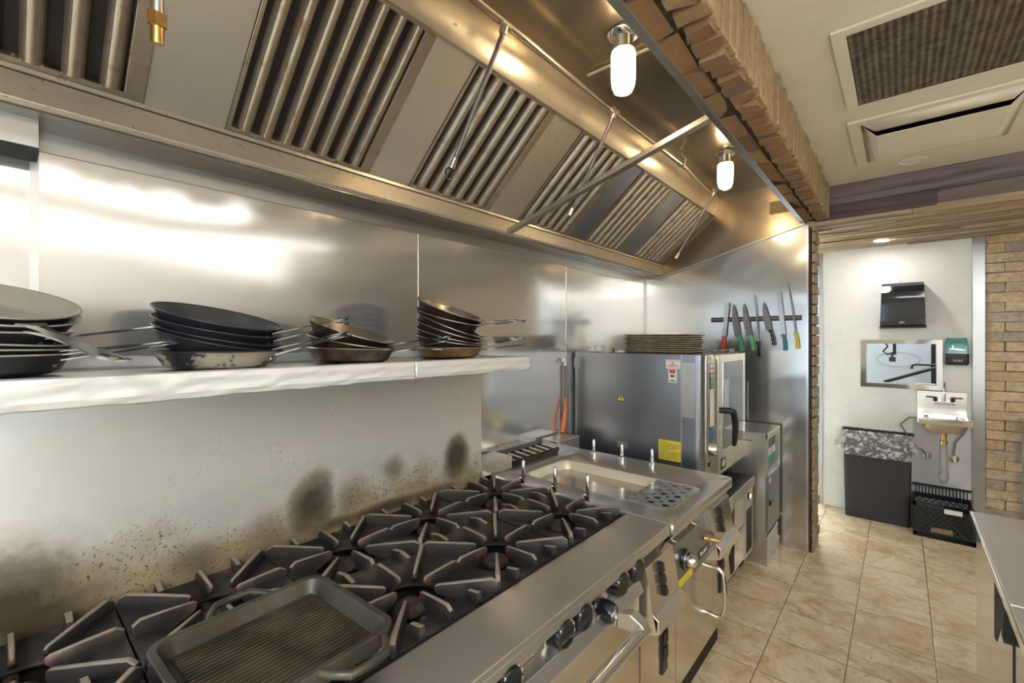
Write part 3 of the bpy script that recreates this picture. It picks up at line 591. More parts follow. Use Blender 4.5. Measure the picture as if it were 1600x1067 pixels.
for (x, y, ln, w_, ax, lab) in ((0.32, 0.15, 2.4, 0.06, 'y', 'linear ceiling light above the camera side of the aisle'), (2.0, 4.55, 1.2, 0.30, 'x', 'ceiling light panel near the brick wall'),
                         (2.7, 1.2, 3.0, 0.05, 'y', 'long tube light over the middle of the kitchen'), (3.7, 1.6, 3.0, 0.05, 'y', 'long tube light near the right wall'), (1.3, -2.0, 1.2, 0.3, 'x', 'added fill light panel at the rear, middle'), (0.55, -1.1, 1.2, 0.3, 'x', 'added fill light panel just behind the camera'), (2.9, -1.7, 1.2, 0.3, 'x', 'added fill light panel at the rear, right side'),  # the three rear panels are unseen, added to brighten the room
                         (1.75, 1.3, 3.0, 0.05, 'y', 'long tube light over the right hand counter')):
    t = thing('ceiling_light', lab, 'ceiling light', (x, y, ZC), 'ceiling lights of the kitchen')
    hx, hy = (ln/2, w_/2) if ax == 'x' else (w_/2, ln/2)
    obj('housing', MB().box(x-hx-0.02, x+hx+0.02, y-hy-0.02, y+hy+0.02, ZC-0.035, ZC-0.001), 'white', t)
    obj('diffuser', MB().box(x-hx, x+hx, y-hy, y+hy, ZC-0.042, ZC-0.036), 'tube_emit' if w_ < 0.2 else 'panel_emit', t)
for (x, y, w_, lab) in ((-2.2, 7.4, 0.6, 'left ceiling light in the bright far room'), (0.5, 7.4, 0.6, 'right ceiling light in the bright far room'), (0.0, 5.98, 0.18, 'added fill light just behind the white wall')):  # the last one is unseen, added to brighten the space behind the opening
    t = thing('ceiling_light', lab, 'ceiling light', (x, y, 2.6), 'far room lights')
    obj('housing', MB().box(x-0.32, x+0.32, y-w_-0.02, y+w_+0.02, 2.57, 2.599), 'white', t); obj('diffuser', MB().box(x-0.3, x+0.3, y-w_, y+w_, 2.562, 2.569), 'far_panel', t)

# ------------------------------------------------------------------ steel box at the left edge
t = thing('steel_wall_box', 'brushed steel box on the wall at the left edge under the hood', 'wall box', (-1.82, -0.2, 2.158))
obj('housing', MB().box(XW+0.001, -1.77, -0.6, 0.071, 2.170, 2.315), 'steel', t, bevel=0.002)
obj('underside', MB().box(XW+0.001, -1.771, -0.6, 0.070, 2.156, 2.170), 'black_matte', t)

# ------------------------------------------------------------------ range
ry0, ry1 = -0.175, 1.765
rng = thing('gas_range', 'long stainless gas range with open burners and a tall backguard', 'stove', (-1.2, 0.8, 0.0))
mb = MB(); mb.box(-1.67, -0.86, ry0, ry1, 0.12, 0.80); mb.box(-0.86, -0.742, ry0, 1.52, 0.12, 0.80); obj('body', mb, 'steel_front', rng, bevel=0.002)
mb = MB(); mb.box(-1.665, -0.893, ry0, ry1, 0.800, 0.842); obj('drip_tray', mb, 'tray', rng)
mb = MB(); mb.box(-0.885, -0.700, ry0, ry1+0.01, 0.885, 0.905); mb.box(-0.712, -0.700, ry0, ry1+0.01, 0.858, 0.886); obj('front_ledge', mb, 'steel_top', rng, bevel=0.004)
mb = MB(); mb.box(-0.893, -0.885, ry0, ry1, 0.80, 0.903); mb.box(-1.667, -0.893, ry1-0.008, ry1, 0.80, 0.895); obj('burner_well', mb, 'tray', rng)
bg = bpy.data.objects.new('backguard', MB().box(-1.70, -1.672, ry0, 1.672, 0.80, 1.535).mesh('backguard', (-1.672, 0, 0.93))); C.objects.link(bg)
bg.data.materials.append(M['guard']); bg.parent = rng; bg.location = (-1.672+1.2, -0.8, 0.93); bg['label'] = 'steel backguard with soot patches and brown grease along the foot'
ORG[bg] = (-1.672, 0, 0.93)
mb = MB(); mb.box(-0.756, -0.742, ry0, 1.522, 0.775, 0.862); obj('control_panel', mb, 'steel_front', rng)
for y in (1.485, 1.365, 1.13, 1.03, 0.80, 0.70, 0.48, 0.38, 0.16, 0.06):
    k = obj('knob', MB().lathe([(0.001, 0.048), (0.034, 0.048), (0.038, 0.042), (0.040, 0.012), (0.042, 0.008), (0.042, 0.0)], (-0.742, y, 0.832), 24, 'x'), 'black_gloss', rng)
    obj('chrome_rim', MB().lathe([(0.036, 0.010), (0.0405, 0.012), (0.0415, 0.006), (0.039, 0.0)], (-0.706, y, 0.832), 16, 'x', -1.1, 1.1).cyl((-0.742, y, 0.832), (-0.736, y, 0.832), 0.046, n=24), 'chrome', k)
for y in (1.245, 0.3):
    k = obj('oven_thermostat', MB().lathe([(0.001, 0.075), (0.026, 0.075), (0.031, 0.070), (0.033, 0.025), (0.033, 0.0)], (-0.742, y, 0.800), 24, 'x'), 'black_gloss', rng)
    obj('bezel', MB().lathe([(0.034, 0.030), (0.048, 0.028), (0.050, 0.020), (0.050, 0.0)], (-0.742, y, 0.800), 28, 'x').box(-0.668, -0.660, y-0.004, y+0.004, 0.775, 0.825), 'chrome', k)
for (a, b) in ((0.575, 1.495), (-0.17, 0.535)):
    dr = obj('oven_door', MB().box(-0.742, -0.700, a, b, 0.16, 0.752), 'steel_front', rng, bevel=0.004)
    obj('deflector_rail', MB().prism([(-0.742, a, 0.752), (-0.690, a, 0.748), (-0.682, a, 0.762), (-0.700, a, 0.798), (-0.742, a, 0.800)], (0, b-a, 0)), 'steel_bright', dr, bevel=0.003)
    h = MB(); h.cyl((-0.618, a+0.07, 0.722), (-0.618, b-0.13, 0.722), 0.019, n=20); obj('handle', h, 'steel_bright', dr)
    for yy in (a+0.09, b-0.15):
        obj('handle_bracket', MB().prism([(-0.700, yy-0.02, 0.752), (-0.655, yy-0.02, 0.768), (-0.612, yy-0.02, 0.748), (-0.596, yy-0.02, 0.722), (-0.612, yy-0.02, 0.702), (-0.640, yy-0.02, 0.712), (-0.700, yy-0.02, 0.705)], (0, 0.042, 0)), 'steel', dr, bevel=0.004)
for x in (-1.60, -0.80):
    for y in (ry0+0.06, 0.7, 1.44): obj('leg', MB().cyl((x, y, 0), (x, y, 0.12), 0.022, 0.026), 'steel', rng)
GY = (0.018, 0.405, 0.792, 1.160, 1.553); GW = 0.384
for y in GY:
    for x in (-1.463, -1.086):
        b_ = obj('burner', MB().lathe([(0.001, 0.882), (0.020, 0.882), (0.036, 0.876), (0.046, 0.868), (0.048, 0.858), (0.030, 0.852), (0.028, 0.842)], (x, y, 0), 20), 'burner_iron', rng)
        mb = MB()
        mb.tube([(x+0.06, y, 0.85), (x+0.16, y, 0.85)] if x > -1.2 else [(x-0.06, y, 0.85), (x-0.16, y, 0.85)], 0.015, 8); obj('burner_port', mb, 'burner_iron', b_)
def grate_mesh():
    hx, hy = 0.188, 0.1915; mb = MB(); n = 48
    def edge(a):
        c_, s_ = math.cos(a), math.sin(a); k = min(hx/abs(c_) if abs(c_) > 1e-6 else 9, hy/abs(s_) if abs(s_) > 1e-6 else 9); return (c_*k, s_*k)
    angs = sorted(set([2*PI*i/n for i in range(n)]+[math.atan2(hy, hx), PI-math.atan2(hy, hx), PI+math.atan2(hy, hx), 2*PI-math.atan2(hy, hx)])); m = len(angs)
    vs = []
    for lev in range(5):
        for a in angs:
            ex, ey = edge(a); r = 0.098; ix, iy = r*math.cos(a), r*math.sin(a)
            if lev == 0: q = (ex, ey, 0.012)
            elif lev == 1: q = (ex, ey, 0.024)
            elif lev == 2: q = (ex*.55+ix*.45, ey*.55+iy*.45, 0.020)
            elif lev == 3: q = (ix, iy, -0.004)
            else: q = (ix*1.02, iy*1.02, -0.012)
            vs.append(q)
    fs = []
    for k in range(5):
        for i in range(m): j = (i+1) % m; kk = (k+1) % 5; fs.append((k*m+i, k*m+j, kk*m+j, kk*m+i))
    mb.add(vs, fs)
    def fin(a, r0, r1, h0, h1, w0, w1, zb=0.0):
        d = Vector((math.cos(a), math.sin(a), 0)); t = Vector((-d.y, d.x, 0)); P = lambda r, w_, z: d*r+t*w_+Vector((0, 0, z))
        vs = []
        for (r, w_, zt, zl) in ((r0, w0, h0-0.012, zb), (r0-0.018, w0, h0, zb), ((r0+r1)/2, (w0+w1)/2, (h0+h1)/2+0.001, zb-0.004), (r1+0.008, w1, h1, h1-0.026), (r1, w1*0.7, h1-0.006, h1-0.016)):
            vs += [P(r, -w_*1.45, zl), P(r, -w_, zt-0.003), P(r, -w_*0.6, zt), P(r, w_*0.6, zt), P(r, w_, zt-0.003), P(r, w_*1.45, zl)]
        fs = [(0, 1, 2, 3, 4, 5), (29, 28, 27, 26, 25, 24)]
        for i in range(4):
            for j in range(6): q = (j+1) % 6; fs.append((i*6+j, (i+1)*6+j, (i+1)*6+q, i*6+q))
        mb.add(vs, fs)
    for k in range(4):
        a = k*PI/2; fin(a, (hx if k % 2 == 0 else hy)-0.004, 0.048, 0.058, 0.052, 0.0075, 0.0055)
        a2 = math.atan2((hy if k in (0, 1) else -hy), (hx if k in (0, 3) else -hx)); fin(a2, math.hypot(hx, hy)-0.010, 0.070, 0.060, 0.048, 0.0085, 0.006)
    for sx in (-1, 1):                                  # short pads on the front and back edge
        for yy in (-0.10, 0.10):
            mb.hexa([(sx*hx, yy-0.012, 0.0), (sx*0.135, yy-0.010, 0.01), (sx*0.135, yy+0.010, 0.01), (sx*hx, yy+0.012, 0.0), (sx*hx, yy-0.008, 0.054), (sx*0.142, yy-0.007, 0.046), (sx*0.142, yy+0.007, 0.046), (sx*hx, yy+0.008, 0.054)])
    return mb
gm = None; rowname = {0: 'back', 1: 'front'}
where = ['at the far left edge of the range', 'second column from the left', 'third column, in the middle of the range', 'fourth column, second from the steel pan', 'rightmost column, beside the steel pan']
for ci, y in enumerate(GY):
    for ri, x in enumerate((-1.463, -1.086)):
        if gm is None: g = obj('burner_grate', grate_mesh(), 'iron', None, bevel=0.0015, seg=1); gm = g
        else: g = gm.copy(); C.objects.link(g)
        g.location = (x, y, 0.880); g.rotation_euler[2] = 0 if ri == 0 else PI
        tag(g, ('black cast iron burner grate under the ribbed griddle, front row' if (ci == 1 and ri == 1) else 'black cast iron burner grate, %s row, %s' % (rowname[ri], where[ci])), 'stove grate', 'burner grates on the range')

# ribbed cast iron griddle on the second column
gx, gy = -1.052, 0.405
t = thing('griddle_pan', 'ribbed cast iron griddle with loop handles lying on the burners', 'griddle', (gx, gy, 0.945), None, math.radians(3))
def rrect(hx, hy, r, z, n=6):
    out = []
    for (cx_, cy_, a0) in ((hx-r, hy-r, 0), (-hx+r, hy-r, PI/2), (-hx+r, -hy+r, PI), (hx-r, -hy+r, 3*PI/2)):
        for i in range(n+1): a = a0+PI/2*i/n; out.append((cx_+r*math.cos(a), cy_+r*math.sin(a), z))
    return out
def loft(rings, cap0=True, cap1=True):
    mb = MB(); n = len(rings[0]); vs = [p for r in rings for p in r]; fs = []
    for k in range(len(rings)-1):
        for i in range(n): j = (i+1) % n; fs.append((k*n+i, k*n+j, (k+1)*n+j, (k+1)*n+i))
    if cap0: fs.append(tuple(range(n))[::-1])
    if cap1: fs.append(tuple(range((len(rings)-1)*n, len(rings)*n)))
    mb.add(vs, fs); return mb
body = loft([rrect(0.165, 0.180, 0.035, -0.004), rrect(0.183, 0.198, 0.045, 0.042), rrect(0.183, 0.198, 0.045, 0.048), rrect(0.167, 0.182, 0.035, 0.048), rrect(0.150, 0.165, 0.028, 0.012)])
obj('body', body, 'griddle', t, local=True, bevel=0.003)
mb = MB(); y = -0.150                                   # ribs run away from the cook, parallel to the handles axis
x = -0.140
while x < 0.141:
    mb.prism([(x-0.0035, -0.155, 0.010), (x-0.0018, -0.155, 0.0185), (x+0.0018, -0.155, 0.0185), (x+0.0035, -0.155, 0.010)], (0, 0.31, 0)); x += 0.0125
r_ = obj('rib', mb, 'rib_iron', t, local=True); r_['kind'] = 'stuff'
for sx, y_ in ((-1, 0.0), (1, 0.08)):
    pts = [(sx*0.175, y_-0.075, 0.038), (sx*0.205, y_-0.062, 0.040), (sx*0.235, y_-0.040, 0.041), (sx*0.240, y_+0.0, 0.041), (sx*0.235, y_+0.040, 0.041), (sx*0.205, y_+0.062, 0.040), (sx*0.175, y_+0.075, 0.038)]
    obj('handle', MB().tube(pts, 0.009, 10), 'griddle', t, local=True)

# ------------------------------------------------------------------ high shelf with foil
sh = thing('high_shelf', 'steel high shelf above the range, its edges wrapped in crumpled foil', 'shelf', (-1.5, 0.75, 1.54))
mb = MB(); mb.box(-1.70, -1.352, ry0, 1.675, 1.552, 1.566); mb.box(-1.366, -1.352, ry0, 1.675, 1.515, 1.552); mb.box(-1.70, -1.69, ry0, 1.675, 1.552, 1.60); obj('shelf_board', mb, 'steel_top', sh, bevel=0.002)
rs = random.Random(3)
def foil(ya, yb, seed):
    def wob(y, k): return 0.0030*math.sin(y*13+k*1.1+seed)+0.0016*math.sin(y*37+k*2.5+seed*2)+0.0012*math.sin(y*71+k*1.5)
    prof = [(-1.395, 1.5675), (-1.360, 1.569), (-1.345, 1.566), (-1.341, 1.552), (-1.343, 1.535), (-1.341, 1.520), (-1.346, 1.507), (-1.372, 1.503)]
    def fn(u, v):
        y = ya+(yb-ya)*u; k = v*(len(prof)-1); i = min(int(k), len(prof)-2); q = k-i
        x = prof[i][0]*(1-q)+prof[i+1][0]*q; z = prof[i][1]*(1-q)+prof[i+1][1]*q
        w_ = wob(y, k); x += abs(w_)*0.7 if v > 0.25 else 0; z += (wob(y*1.3, 0)*0.5*max(0, v-0.5)*2-0.008*max(0, (1.0-y)/1.2)*max(0, v-0.5)*2)
        return (x, y, z)
    return MB().grid(fn, int((yb-ya)*90), 21)
f_ = obj('foil_wrap', foil(ry0, 1.003, 0.3), 'foil', sh, solid=0.0006, ang=20); f_['label'] = 'crumpled silver foil'
f_ = obj('foil_wrap', foil(1.001, 1.679, 2.2), 'foil', sh, solid=0.0006, ang=20); f_['label'] = 'crumpled silver foil'
obj('back_foil', MB().grid(lambda u, v: (-1.686+0.003*math.sin(u*90)*v, ry0+u*1.84, 1.567+0.034*v+0.002*math.sin(u*140)*v), 120, 4), 'foil', sh, solid=0.0008)
obj('end_screw', MB().cyl((-1.60, 1.668, 1.53), (-1.60, 1.69, 1.53), 0.007, n=10), 'chrome', sh)

# ------------------------------------------------------------------ frying pans
def pan(lab, cx, cy, rz, m, phi, az, R, h, out, inn, rim='pan_alu', hl=0.20, hrise=0.12, hmat='handle', grp=None, rivets=True, hole=True, hw=1.0):
    phi = math.radians(phi); az = math.radians(az)
    n = Vector((m*math.cos(phi), m*math.sin(phi), 1)).normalized(); base = Vector((cx, cy, rz))-n*h
    t = bpy.data.objects.new('frying_pan', None); C.objects.link(t); t.empty_display_size = 0.05; ORG[t] = (0, 0, 0)
    xa = Vector((math.cos(az), math.sin(az), 0)); xa = (xa-n*xa.dot(n)).normalized(); ya = n.cross(xa)
    mw = frame3(xa, ya, n).to_4x4(); mw.translation = base; t.matrix_world = mw; t.location = base; t.rotation_euler = mw.to_euler()
    tag(t, lab, 'frying pan', grp)
    rb = R*0.70
    N = 48
    o_ = obj('bowl', MB().lathe([(0.001, 0.0), (rb, 0.0), (rb+0.018, 0.008), (R-0.014, h-0.012), (R-0.004, h-0.002)], n=N), out, t, local=True)
    obj('cooking_surface', MB().lathe([(0.001, 0.0045), (rb-0.003, 0.0045), (rb+0.012, 0.012), (R-0.016, h-0.010), (R-0.0055, h-0.0015)], n=N), inn, t, local=True)
    obj('rim', MB().tube([((R-0.003)*math.cos(2*PI*i/N), (R-0.003)*math.sin(2*PI*i/N), h-0.001) for i in range(N)], 0.0022, 6, True), rim, t, local=True)
    hd = MB(); zz0, zz1 = h-0.014, h+hrise*hl; ua, ub = R-0.012, R+hl; zl = lambda u: zz0+(zz1-zz0)*(u-ua)/(ub-ua)
    st = [(u, zl(u), w_*hw, 0.0016) for u, w_ in ((ua, 0.020), (R+0.008, 0.013), (R+0.03, 0.009), (R+hl*0.5, 0.010), (R+hl*0.85, 0.013), (R+hl*0.96, 0.012), (ub, 0.006))]
    for (a, b) in zip(st, st[1:]):
        hd.hexa([(a[0], -a[2], a[1]-a[3]), (b[0], -b[2], b[1]-b[3]), (b[0], b[2], b[1]-b[3]), (a[0], a[2], a[1]-a[3]), (a[0], -a[2], a[1]+a[3]), (b[0], -b[2], b[1]+b[3]), (b[0], b[2], b[1]+b[3]), (a[0], a[2], a[1]+a[3])])
    hh = obj('handle', hd, hmat, t, local=True, ang=60)
    if hole:
        zx = R+hl*0.88; zz = zl(zx)-0.0015
        obj('hanging_hole', MB().add([(zx+0.014*math.cos(2*PI*i/16), 0.005*math.sin(2*PI*i/16), zz+0.0034) for i in range(16)]+[(zx+0.014*math.cos(2*PI*i/16), 0.005*math.sin(2*PI*i/16), zz-0.0004) for i in range(16)], [tuple(range(16))]+[(i, (i+1) % 16, 16+(i+1) % 16, 16+i) for i in range(16)]), 'black_matte', hh, local=True)
    if rivets:
        for s_ in (-1, 1):
            for q in (0,): obj('rivet', MB().lathe([(0.008, 0.0), (0.0065, 0.004), (0.001, 0.006)], (R-0.026, s_*0.016, h-0.024), 10, 'x'), 'chrome', t, local=True)
    return t
def mvec(cx, cy, mt, mv):       # slope split into a part across the line of pans and a part towards the aisle
    d = math.hypot(cx, cy); x = mt*cy/d-mv*cx/d; y = -mt*cx/d-mv*cy/d
    return math.hypot(x, y), math.degrees(math.atan2(y, x))
G1 = 'frying pans in the leftmost stack on the shelf'; G2 = 'frying pans in the black stack on the shelf'; G3 = 'frying pans in the low third stack on the shelf'; G4 = 'frying pans in the tall right stack on the shelf'
TOP = 1.570
# leftmost stack
for k, (rz, m, phi, az, R, h, o_, i_, hm, lab) in enumerate([
    (TOP+0.047, 0.0, 0, 66, 0.152, 0.046, 'pan_black', 'pan_inner_black', 'handle', 'black frying pan with big rivets at the bottom of the leftmost stack'),
    (1.632, 0.03, 60, 60, 0.150, 0.046, 'pan_seasoned', 'pan_brown', 'handle', 'brown-stained frying pan second from the bottom of the leftmost stack'),
    (1.648, 0.08, 60, 63, 0.150, 0.046, 'pan_black', 'pan_gold', 'handle', 'frying pan third from the bottom of the leftmost stack'),
    (1.672, 0.05, 30, 50, 0.152, 0.048, 'pan_black', 'pan_inner_black', 'handle', 'dark frying pan just under the two beige pans of the leftmost stack'),
    (1.720, 0.27, 24, 34, 0.166, 0.050, 'pan_black', 'pan_beige', 'pan_beige', 'beige coated frying pan, second from the top of the leftmost stack'),
    (1.742, 0.32, 22, 30, 0.165, 0.050, 'pan_black', 'pan_beige', 'pan_beige', 'large beige coated frying pan lying on top of the leftmost stack')]):
    pan(lab, -1.50, -0.030, rz, m, phi, az, R, h, o_, i_, rim='pan_beige', hmat=hm, grp=G1, hl=0.20 if k < 4 else 0.21, hrise=0.12 if k < 4 else -0.10, hw=1.0 if k < 4 else 1.35)
for (rz, m, lab, o_, i_, hr, az) in [
    (1.617, 0.0, 'frying pan with flaking black coating at the bottom of the black stack', 'pan_worn', 'pan_inner_black', 0.28, 52),
    (1.654, 0.219, 'black frying pan tilted on the flaking one in the black stack', 'pan_black', 'pan_inner_black', 0.50, 52),
    (1.667, 0.200, 'black frying pan in the middle of the black stack', 'pan_black', 'pan_inner_black', 0.46, 50),
    (1.692, 0.186, 'black frying pan second from the top of the black stack', 'pan_black', 'pan_inner_black', 0.48, 53),
    (1.718, 0.203, 'black frying pan with grey scuffed inside on top of the black stack', 'pan_black', 'pan_inner_black', 0.46, 51)]:
    mm, ph = mvec(-1.5, 0.4245, m*0.944, 0 if m < 0.01 else (0.185 if rz > 1.70 else 0.15 if rz > 1.68 else 0.12))
    pan(lab, -1.50, 0.4245, rz, mm, ph, az, 0.165, 0.050 if rz > 1.62 else 0.047, o_, i_, rim='pan_black', hl=0.19, hrise=hr, grp=G2)
for (rz, m, lab, o_, i_, hr, az) in [
    (1.618, 0.03, 'brown-black frying pan with two bright rivets under the low third stack', 'pan_brown', 'pan_seasoned', 0.20, 58),
    (1.645, 0.175, 'brown frying pan between the two others of the low third stack', 'pan_brown', 'pan_seasoned', 0.15, 60),
    (1.685, 0.311, 'shiny aluminium frying pan tilted on top of the low third stack', 'pan_seasoned', 'pan_alu', 0.42, 61)]:
    mm, ph = mvec(-1.5, 0.839, m, 0.0 if m < 0.1 else (0.14 if m > 0.3 else 0.08))
    pan(lab, -1.50, 0.839, rz, mm, ph, az, 0.155, 0.048, o_, i_, hl=0.20, hrise=hr, grp=G3)
for (rz, m, lab, o_, i_, az) in [
    (1.615, 0.0, 'golden-brown frying pan at the bottom of the tall right stack', 'pan_gold', 'pan_seasoned', 60),
    (1.651, 0.166, 'dark frying pan resting on the golden one in the tall right stack', 'pan_seasoned', 'pan_seasoned', 59),
    (1.672, 0.253, 'dark frying pan third from the bottom of the tall right stack', 'pan_seasoned', 'pan_seasoned', 61),
    (1.694, 0.324, 'dark frying pan in the middle of the tall right stack', 'pan_seasoned', 'pan_seasoned', 60),
    (1.717, 0.406, 'steepest tilted dark frying pan of the tall right stack', 'pan_seasoned', 'pan_seasoned', 62),
    (1.753, 0.256, 'dark red-brown frying pan second from the top of the tall right stack', 'pan_seasoned', 'pan_seasoned', 58),
    (1.785, 0.362, 'frying pan with a pale shiny inside on top of the tall right stack', 'pan_seasoned', 'pan_alu', 60)]:
    mm, ph = mvec(-1.5, 1.301, m*0.961, 0.0 if m < 0.1 else (0.17 if rz > 1.74 else 0.13 if rz > 1.66 else 0.09))
    pan(lab, -1.50, 1.301, rz, mm, ph, az, 0.150, 0.050 if rz > 1.62 else 0.045, o_, i_, hl=0.20, hrise=0.28 if m else 0.05, grp=G4)

# ------------------------------------------------------------------ braising pan unit beside the range
bp = thing('braising_pan', 'stainless braising pan unit with a sunken basin between range and oven', 'cooker', (-1.2, 2.2, 0))
X0, X1, PY0, PY1, ZT = -1.72, -0.690, 1.785, 2.625, 0.900
mb = MB()                                               # deck with the basin opening
bx0, bx1, by0, by1 = -1.60, -0.755, 1.925, 2.345
def ring(hx, hy, r, z, cx_, cy_): return [(cx_+p[0], cy_+p[1], p[2]) for p in rrect(hx, hy, r, z)]
cx_, cy_ = (bx0+bx1)/2, (by0+by1)/2; hx, hy = (bx1-bx0)/2, (by1-by0)/2
ex, ey = (X0+X1)/2, (PY0+PY1)/2; EX, EY = (X1-X0)/2, (PY1-PY0)/2
brings = [ring(hx, hy, 0.065, ZT-0.008, cx_, cy_), ring(hx-0.012, hy-0.012, 0.06, ZT-0.020, cx_, cy_), ring(hx-0.03, hy-0.03, 0.05, ZT-0.11, cx_, cy_)]
rings = [ring(EX-0.004, EY-0.004, 0.01, ZT-0.055, ex, ey), ring(EX, EY, 0.012, ZT-0.050, ex, ey), ring(EX, EY, 0.012, ZT-0.008, ex, ey), ring(EX-0.006, EY-0.006, 0.010, ZT, ex, ey),
         ring(hx+0.012, hy+0.012, 0.075, ZT, cx_, cy_), ring(hx+0.006, hy+0.006, 0.07, ZT-0.006, cx_, cy_), ring(hx, hy, 0.065, ZT-0.008, cx_, cy_)]
obj('deck', loft(rings, False, False), 'steel_top', bp, ang=50)
obj('basin', loft(brings, False, True), 'basin_steel_lit', bp, ang=50)
mb = MB(); mb.box(-1.70, -0.86, PY0, PY1-0.004, 0.14, ZT-0.056); mb.box(-0.86, -0.728, 1.535, PY1-0.004, 0.14, 0.845); obj('cabinet', mb, 'steel_front', bp, bevel=0.002)
mb = MB(); mb.box(-1.66, -0.76, 1.80, PY1-0.03, 0.0, 0.14); obj('plinth', mb, 'black_matte', bp)
mb = MB(); mb.prism([(-0.700, 1.70, 0.845), (-0.692, 1.70, 0.856), (-0.700, 1.70, 0.850), (-0.728, 1.70, 0.79), (-0.735, 1.70, 0.79)], (0, PY1-1.70, 0)); obj('apron', mb, 'steel_front', bp)
# strainer plate in the front end of the basin
mb = MB(); cxs, cys, hxs, hys = -0.875, cy_, 0.108, 0.195
n_r, n_c = 3, 5; holes = [(cxs-0.068+i*0.068, cys-0.145+j*0.0725) for i in range(n_r) for j in range(n_c)]
for i in range(n_r):
    for j in range(n_c):
        hx_, hy_ = holes[i*n_c+j]; a, b = 0.068/2+(0.006 if i in (0, n_r-1) else 0), 0.0725/2; r = 0.0165; K = 16; vs = []; fs = []
        for z in (0.8925, 0.8945):
            for k in range(K):
                an = 2*PI*(k+0.5)/K; c1, s1 = math.cos(an), math.sin(an); q = min(0.034/abs(c1), 0.03625/abs(s1)); vs.append((hx_+c1*q, hy_+s1*q, z))
            for k in range(K): an = 2*PI*(k+0.5)/K; vs.append((hx_+r*math.cos(an), hy_+r*math.sin(an), z))
        for base_, fl in ((0, 1), (2*K, 0)):
            for k in range(K): q = (k+1) % K; fs.append((base_+k, base_+q, base_+K+q, base_+K+k))
        for k in range(K): q = (k+1) % K; fs.append((K+k, K+q, 3*K+q, 3*K+k))
        mb.add(vs, fs)
mb.box(cxs-0.110, cxs-0.102, cys-0.19, cys+0.19, 0.880, 0.8945); mb.box(cxs+0.102, cxs+0.110, cys-0.19, cys+0.19, 0.870, 0.8955); mb.box(cxs-0.11, cxs+0.11, cys-0.192, cys-0.181, 0.885, 0.8945); mb.box(cxs-0.11, cxs+0.11, cys+0.181, cys+0.192, 0.885, 0.8945)
obj('strainer_shade', MB().box(cxs-0.10, cxs+0.10, cys-0.18, cys+0.18, 0.845, 0.850), 'black_matte', bp)  # black sheet standing in for the shade under the strainer holes
sp_ = tag(obj('strainer_plate', mb, 'steel_bright', None, smooth=False, org=(cxs, cys, 0.892)), 'perforated steel strainer plate lying in the front of the basin', 'strainer')
# hinge bolts
for (x, y) in ((-1.488, 1.80), (-1.285, 1.80), (-1.10, 1.80), (-1.457, 2.46), (-1.268, 2.468), (-1.081, 2.473)):
    k = obj('lid_stud', MB().lathe([(0.017, ZT), (0.017, ZT+0.018), (0.019, ZT+0.019), (0.019, ZT+0.042), (0.010, ZT+0.046), (0.0095, ZT+0.110), (0.006, ZT+0.118), (0.001, ZT+0.121)], (x, y, 0), 18), 'chrome', bp)
    obj('set_screw', MB().cyl((x, y-0.016, ZT+0.030), (x-0.008, y-0.028, ZT+0.030), 0.005, n=8), 'chrome', k)
# flue blocks at the back
for (a, b, z) in ((1.705, 1.955, 0.975), (2.425, 2.675, 0.975)):
    obj('flue_block', MB().box(-1.845, -1.70, a, b, ZT-0.02 if a > 1.78 else ZT+0.002, z), 'steel_top', bp, bevel=0.004)
mb = MB(); mb.box(-1.835, -1.71, 1.957, 2.423, ZT-0.02, ZT+0.012); mb.prism([(-1.70, 1.957, ZT+0.012), (-1.695, 1.957, ZT+0.035), (-1.705, 1.957, ZT+0.04), (-1.72, 1.957, ZT+0.012)], (0, 0.466, 0)); mb.box(-1.84, -1.828, 1.957, 2.423, ZT, ZT+0.05)
fv = obj('flue_vent', mb, plain('burnt_steel', (0.10, 0.07, 0.05), 0.4, 0.8, 0.6, 20), bp); fv['label'] = 'blackened flue vent with scorched fins'
for k in range(7):
    y = 1.985+k*0.068
    obj('flue_fin', MB().hexa([(-1.828, y, ZT+0.012), (-1.705, y, ZT+0.012), (-1.705, y+0.022, ZT+0.012), (-1.828, y+0.022, ZT+0.012), (-1.828, y, ZT+0.048), (-1.710, y, ZT+0.036), (-1.710, y+0.022, ZT+0.036), (-1.828, y+0.022, ZT+0.048)]), 'galv', fv, bevel=0.002)
# control fascia
mb = MB(); mb.prism([(-0.728, 1.78, 0.79), (-0.712, 1.78, 0.79), (-0.700, 1.78, 0.60), (-0.728, 1.78, 0.60)], (0, 2.245-1.78, 0)); cp = obj('control_fascia', mb, 'steel_dark', bp)
for (a, b, nm) in ((1.525, 1.775, 0), (2.245, 2.545, 1)):
    pod = obj('control_pod', MB().prism([(-0.728, a, 0.83), (-0.690, a, 0.825), (-0.664, a, 0.668), (-0.645, a, 0.650), (-0.648, a, 0.600), (-0.728, a, 0.575)], (0, b-a, 0)), 'steel_front', bp, bevel=0.002)
    obj('grip_lip', MB().prism([(-0.667, a, 0.668), (-0.640, a, 0.652), (-0.636, a, 0.610), (-0.650, a, 0.600)], (0, b-a, 0)), 'steel_bright', pod, bevel=0.003)
    yc = a+0.10
    for q in range(3): obj('push_button', MB().prism([(-0.690+0.0066*(q+0.3)*1.0, yc-0.012, 0.815-q*0.040), (-0.672+0.0066*(q+0.3), yc-0.012, 0.813-q*0.040), (-0.666+0.0066*(q+0.3), yc-0.012, 0.782-q*0.040), (-0.684+0.0066*(q+0.3), yc-0.012, 0.778-q*0.040)], (0, 0.026, 0)), 'black', pod, bevel=0.002)
kn = obj('dial_knob', MB().lathe([(0.001, 0.045), (0.020, 0.045), (0.024, 0.040), (0.026, 0.008), (0.026, 0.0)], (-0.700, 1.945, 0.700), 24, 'x'), 'chrome', bp)
